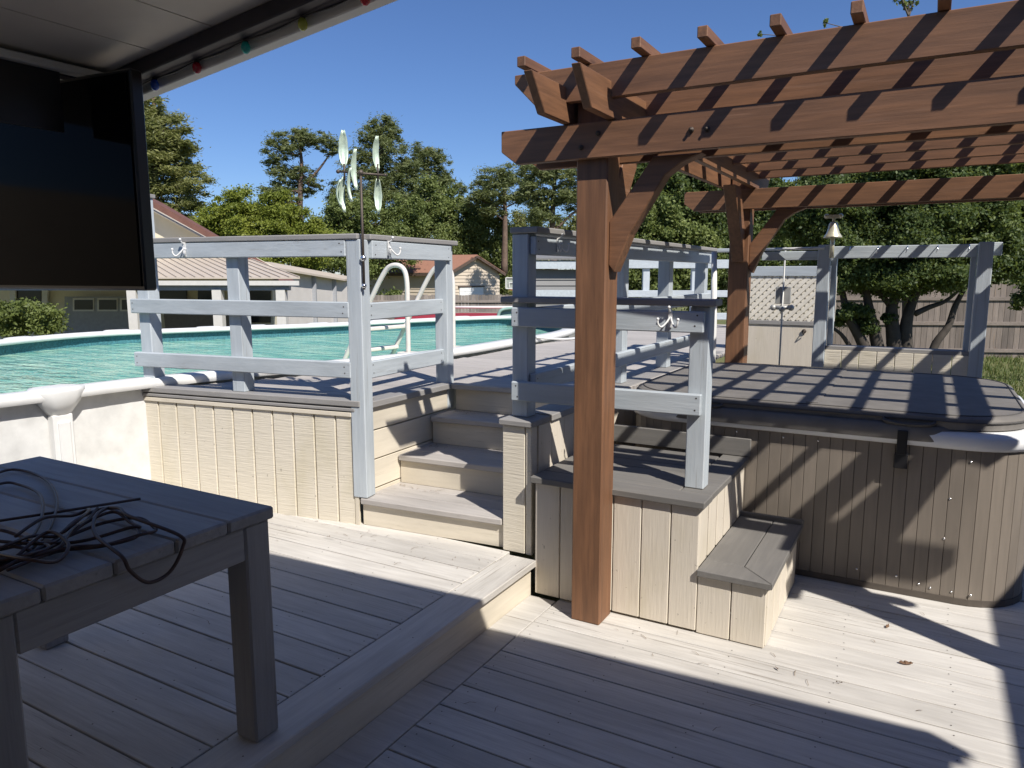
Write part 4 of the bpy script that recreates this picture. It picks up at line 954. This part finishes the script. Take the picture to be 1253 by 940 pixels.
t = thing('garden_shed', 'tan lap sided shed with reddish roof and white roll up door', 'shed', gp(560, 38, GZ))
c0, cR, cL = gp(548, 37, GZ), gp(611, 39.2, GZ), gp(440, 39.0, GZ); ze, zp = 1.63, 2.50
eR = (cR - c0); eL = (cL - c0)
d = MB(); lap = .17; z = GZ; nrm = V((eR.y, -eR.x, 0)).normalized()
if nrm.dot(HV) > 0: nrm = -nrm
while z < zp:
    z1 = min(z + lap, zp)
    def span(zz): 
        f_ = 0 if zz <= ze else (zz - ze) / (zp - ze) * .5; return f_, 1 - f_
    s0, s1 = span(z); t0, t1 = span(z1)
    if s1 - s0 < .02: break
    d.prism([c0 + eR * s0 + Z * (z - GZ) + nrm * .03, c0 + eR * s1 + Z * (z - GZ) + nrm * .03, c0 + eR * t1 + Z * (z1 - GZ), c0 + eR * t0 + Z * (z1 - GZ)], -nrm * .08); z = z1
nl_ = V((eL.y, -eL.x, 0)).normalized()
if nl_.dot(HV) > 0: nl_ = -nl_
z = GZ
while z < ze - .01:
    z1 = min(z + lap, ze); d.prism([c0 + Z * (z - GZ) + nl_ * .03, cL + Z * (z - GZ) + nl_ * .03, cL + Z * (z1 - GZ), c0 + Z * (z1 - GZ)], -nl_ * .08); z = z1
d.build('wall', plain('tan_siding', (.55, .47, .37), .7, 0, .04, 3), t)
rg0 = c0 + eR * .5 + Z * (zp + .02 - GZ) + nrm * .25; rg1 = rg0 + eL * 1.04; el0 = c0 - eR * .06 + Z * (ze - .02 - GZ) + nrm * .25; el1 = el0 + eL * 1.04; er0 = c0 + eR * 1.06 + Z * (ze - .02 - GZ) + nrm * .25; er1 = er0 + eL * 1.04
d = MB(); d.prism([el0, rg0, rg1, el1], (0, 0, .06)); d.prism([er0, er1, rg1, rg0], (0, 0, .06)); d.build('roof', ROOFB, t)
d = MB(); d.bar(el0 - Z * .05 + nrm * .03, rg0 - Z * .05 + nrm * .03, .04, .13); d.bar(er0 - Z * .05 + nrm * .03, rg0 - Z * .05 + nrm * .03, .04, .13); d.bar(el0 - Z * .02 + nl_ * .05, el1 - Z * .02 + nl_ * .05, .05, .16); d.build('eave_trim', plain('dark_brown_trim', (.09, .06, .045), .7), t)
d = MB(); dc = c0 + eR * .43
d.obox(dc + Z * .72 + nrm * .05, eR * .23, nrm * .02, Z * .72)
for k in range(6): d.obox(dc + Z * (.12 + .24 * k) + nrm * .075, eR * .225, nrm * .006, Z * .105)
d.build('roll_up_door', WHITE, t)
d = MB(); d.obox(dc + Z * 1.47 + nrm * .06, eR * .25, nrm * .05, Z * .03); d.build('door_lintel', plain('dark_brown_trim', (.09, .06, .045)), t)

t = thing('grey_shed', 'grey sided shed with pale blue bands seen between railing post and pergola post', 'shed', gp(690, 24, GZ))
d = MB(); Dg = 24
for y0_, y1_ in ((362, 350), (349.5, 343), (342.5, 330)): d.prism([at(655, y0_, Dg), at(760, y0_, Dg), at(760, y1_, Dg + .03), at(655, y1_, Dg + .03)], HV * 2)
d.prism([gp(655, Dg, GZ), gp(760, Dg, GZ), at(760, 362.3, Dg), at(655, 362.3, Dg)], HV * 2)
d.build('wall', plain('grey_siding', (.25, .25, .245), .7, 0, .05, 2), t)
d = MB(); d.prism([at(650, 329, Dg - .25), at(765, 329, Dg - .25), at(765, 319, Dg - .25), at(650, 319, Dg - .25)], HV * .06); d.prism([at(652, 369, Dg - .08), at(762, 369, Dg - .08), at(762, 355, Dg - .08), at(652, 355, Dg - .08)], HV * .05); d.build('trim_band', PALEB, t)
d = MB(); d.prism([at(648, 318, Dg - .3), at(768, 318, Dg - .3), at(768, 313, Dg + 2), at(648, 313, Dg + 2)], (0, 0, .06)); d.build('roof', plain('grey_roof', (.2, .2, .2), .8), t)

# fences
def picket(name, label, x0, x1, d0, d1, ztop, wd, mat, rails, matr, rail_front=True, cat='fence'):
    a_, b_ = gp(x0, d0, GZ), gp(x1, d1, GZ); e = (b_ - a_).normalized(); nn = V((e.y, -e.x, 0))
    if nn.dot(HV) > 0: nn = -nn
    t = thing(name, label, cat, (a_ + b_) / 2); L_ = (b_ - a_).length; d = MB(); s_ = 0
    while s_ < L_:
        h = ztop - GZ + random.uniform(-.02, .02)
        d.obox(a_ + e * (s_ + wd / 2) + Z * (h / 2), e * (wd / 2 - .004), nn * .009, Z * h / 2); s_ += wd
    d.build('pickets', mat, t)
    for z in rails:
        d = MB(); d.bar(V((*a_.xy, z)) + nn * .035, V((*b_.xy, z)) + nn * .035, .045, .09); d.build('fence_rail', matr, t, .004)
    s_ = 1.2
    d = MB()
    while s_ < L_: d.obox(a_ + e * s_ - nn * .06 + Z * ((ztop - GZ) / 2), e * .045, nn * .045, Z * (ztop - GZ - .1) / 2); s_ += 2.4
    d.build('fence_post', mat, t)
picket('wooden_fence', 'tall weathered privacy fence with three rails behind the dark shade tree', 930, 1420, 19, 18.2, 1.36, .14, fencew('z'), (-.32, .36, .98), fencew('x'))
picket('wooden_fence', 'low grey picket fence in front of the tan shed', 440, 660, 28.5, 28.5, .80, .13, fenceg('z'), (.55, .1), fenceg('x'))
# basketball hoop, trampoline, slide, red tub
t = thing('basketball_hoop', 'white framed basketball backboard on a pole beside the shed', 'basketball hoop', gp(634, 40, GZ))
Db = 40
d = MB(); d.prism([at(619, 353, Db), at(639, 354, Db), at(639, 340, Db), at(619, 340, Db)], HV * .03); d.build('backboard', plain('clear_board', (.35, .38, .34), .3), t)
d = MB()
for p, q in (((619, 353), (639, 354)), ((619, 340), (639, 340)), ((619, 340), (619, 353)), ((639, 340), (639, 354)), ((623, 346), (633, 346)), ((623, 346), (623, 352)), ((633, 346), (633, 352))): d.bar(at(*p, Db - .03), at(*q, Db - .03), .05, .05, HV)
d.build('board_frame', WHITE, t)
d = MB(); d.tube([gp(634, 40.4, GZ), at(632, 350, 40.3)], .06, 8); d.build('pole', WHITE, t)
d = MB(); c = at(628, 355, Db - .35); d.tube([c + V((.22 * math.cos(k * .524), .22 * math.sin(k * .524), 0)) for k in range(13)], .012, 6); d.build('rim', plain('orange_paint', (.6, .15, .03)), t)
t = thing('trampoline', 'round trampoline with red padded edge beyond the far pool rim', 'trampoline', gp(570, 16, GZ))
c = gp(572, 17, 0); RED = plain('red_vinyl', (.42, .025, .035), .45)
d = MB(); ts_ = []
for k in range(40): a = k * math.pi / 20; ts_.append(V((math.cos(a), math.sin(a), 0)))
zt = .62
loft(d, [[c + p * 1.65 + Z * (zt - .20) for p in ts_], [c + p * 1.68 + Z * (zt - .02) for p in ts_], [c + p * 1.60 + Z * zt for p in ts_], [c + p * .35 + Z * (zt - .01) for p in ts_]], 0, True, False); d.build('edge_pad', RED, t)
d = MB(); loft(d, [[c + p * .36 + Z * (zt - .02) for p in ts_], [c + p * .02 + Z * (zt - .05) for p in ts_]], 0, True, False); d.build('jumping_mat', BLACK, t)
for k in range(0, 40, 7): d = MB(); d.tube([c + ts_[k] * 1.62 + Z * (zt - .1), c + ts_[k] * 1.62 + Z * GZ], .03, 8); d.build('leg', CHROME, t)
d = MB(); d.tube([at(535, 376, 17.9), at(632, 376, 17.9)], .03, 8); d.tube([at(540, 376, 17.9), gp(540, 17.9, GZ)], .03, 8); d.tube([at(629, 376, 17.9), gp(629, 17.9, GZ)], .03, 8); tag(d.build('rail_pipe', WHITE), 'white horizontal pipe rail in front of the picket fence', 'pipe')
d = MB(); pp = cr([at(609, 389, 13.2), at(612, 381, 13.2), at(620, 378, 13.2), at(640, 377, 13.2), at(655, 380, 13.2)], 5); d.tube(pp, .03, 8)
d.prism([at(610, 390, 13.25), at(613, 382, 13.25), at(621, 379, 13.25), at(640, 378, 13.25), at(652, 381, 13.25), at(654, 391, 13.25)], HV * .5); tag(d.build('plastic_dome', plain('pale_green_plastic', (.30, .44, .38), .3)), 'pale green plastic dome beside the red trampoline pad', 'dome')
c = at(806, 424, 11.5); d = MB(); d.lathe([(.10, 0), (.14, .02), (.19, .20), (.21, .22), (.20, .225), (.17, .19), (.12, .03)], (c.x, c.y, c.z - .1), 18); d.tube([V((c.x, c.y, c.z - .1)), V((c.x, c.y, GZ))], .04, 8)
tag(d.build('plastic_tub', RED), 'small red plastic tub on a stand beyond the deck railing', 'tub')

# leaf litter on the decks
LIT = plain('dry_leaf', (.16, .09, .05), .8, 0, .3, 40)
for i, (x_, y_, s_) in enumerate(((1108, 812, .027), (1086, 767, .018), (951, 819, .012), (1027, 836, .012))):
    r_ = at(x_, y_, 1) - V((0, 0, EYE)); p = V((0, 0, EYE)) + r_ * (-(EYE - .004) / r_.z); d = MB(); a = .3 + i
    e = V((math.cos(a), math.sin(a), 0)); f2 = V((-e.y, e.x, 0)); pts = []
    K = 8
    top = [p + e * s_ * (2 * k / K - 1) + f2 * s_ * .35 * math.sin(math.pi * k / K) + Z * (.002 + .008 * abs(math.sin(k * 1.1))) for k in range(K + 1)]
    bot = [p + e * s_ * (2 * k / K - 1) - f2 * s_ * .35 * math.sin(math.pi * k / K) + Z * .002 for k in range(K, -1, -1)]
    d.add(top + bot, [(k, k + 1, 2 * K - k, 2 * K + 1 - k) for k in range(K)])
    lab = ('largest curled brown leaf on the sunlit lower deck', 'brown leaf scrap nearest the hot tub on the lower deck', 'tiny brown leaf scrap just in front of the low spa step', 'tiny leaf scrap in the middle of the sunlit lower deck')[i]
    tag(d.build('fallen_leaf', LIT), lab, 'leaf', 'leaves fallen on the deck')

# pine needles and grit blown into the corners of the decks and treads
d = MB()
def litter(n, fx, fy, z):
    for _ in range(n):
        p = V((fx(), fy(), z)); a = random.random() * 6.28; L_ = random.uniform(.006, .024); e = V((math.cos(a), math.sin(a), 0)); f2 = V((-e.y, e.x, 0)) * random.uniform(.0007, .0013)
        m_ = p + f2 * 2 + Z * .004
        d.add([p - e * L_ - f2, p - e * L_ + f2, m_ + f2, m_ - f2], [(0, 3, 2, 1)]); d.add([m_ - f2, m_ + f2, p + e * L_ + f2, p + e * L_ - f2], [(0, 3, 2, 1)])
U = random.uniform
litter(26, lambda: U(-1.2, .3), lambda: 3.05 + abs(random.gauss(0, .5)) * random.choice((-.7, 1)), .004)
litter(18, lambda: U(-1.4, .6), lambda: U(1.6, 3.9), .004)
litter(22, lambda: U(-3.2, -1.8), lambda: 3.0 - abs(random.gauss(0, .12)), MZ + .004)
litter(14, lambda: U(-4.0, -1.8), lambda: U(1.7, 3.0), MZ + .004)
for z_, yy in ((.3405, 3.40), (.5155, 3.72), (.6925, 3.96)): litter(16, lambda: -2.68 + abs(random.gauss(0, .16)), lambda: yy - abs(random.gauss(0, .05)), z_ + .004)
tag(kind(d.build('needle_litter', plain('dry_needle', (.17, .11, .06), .9, 0, .3, 40)), 'stuff'), 'scattered dry pine needles and grit on the deck boards and stair treads', 'litter')
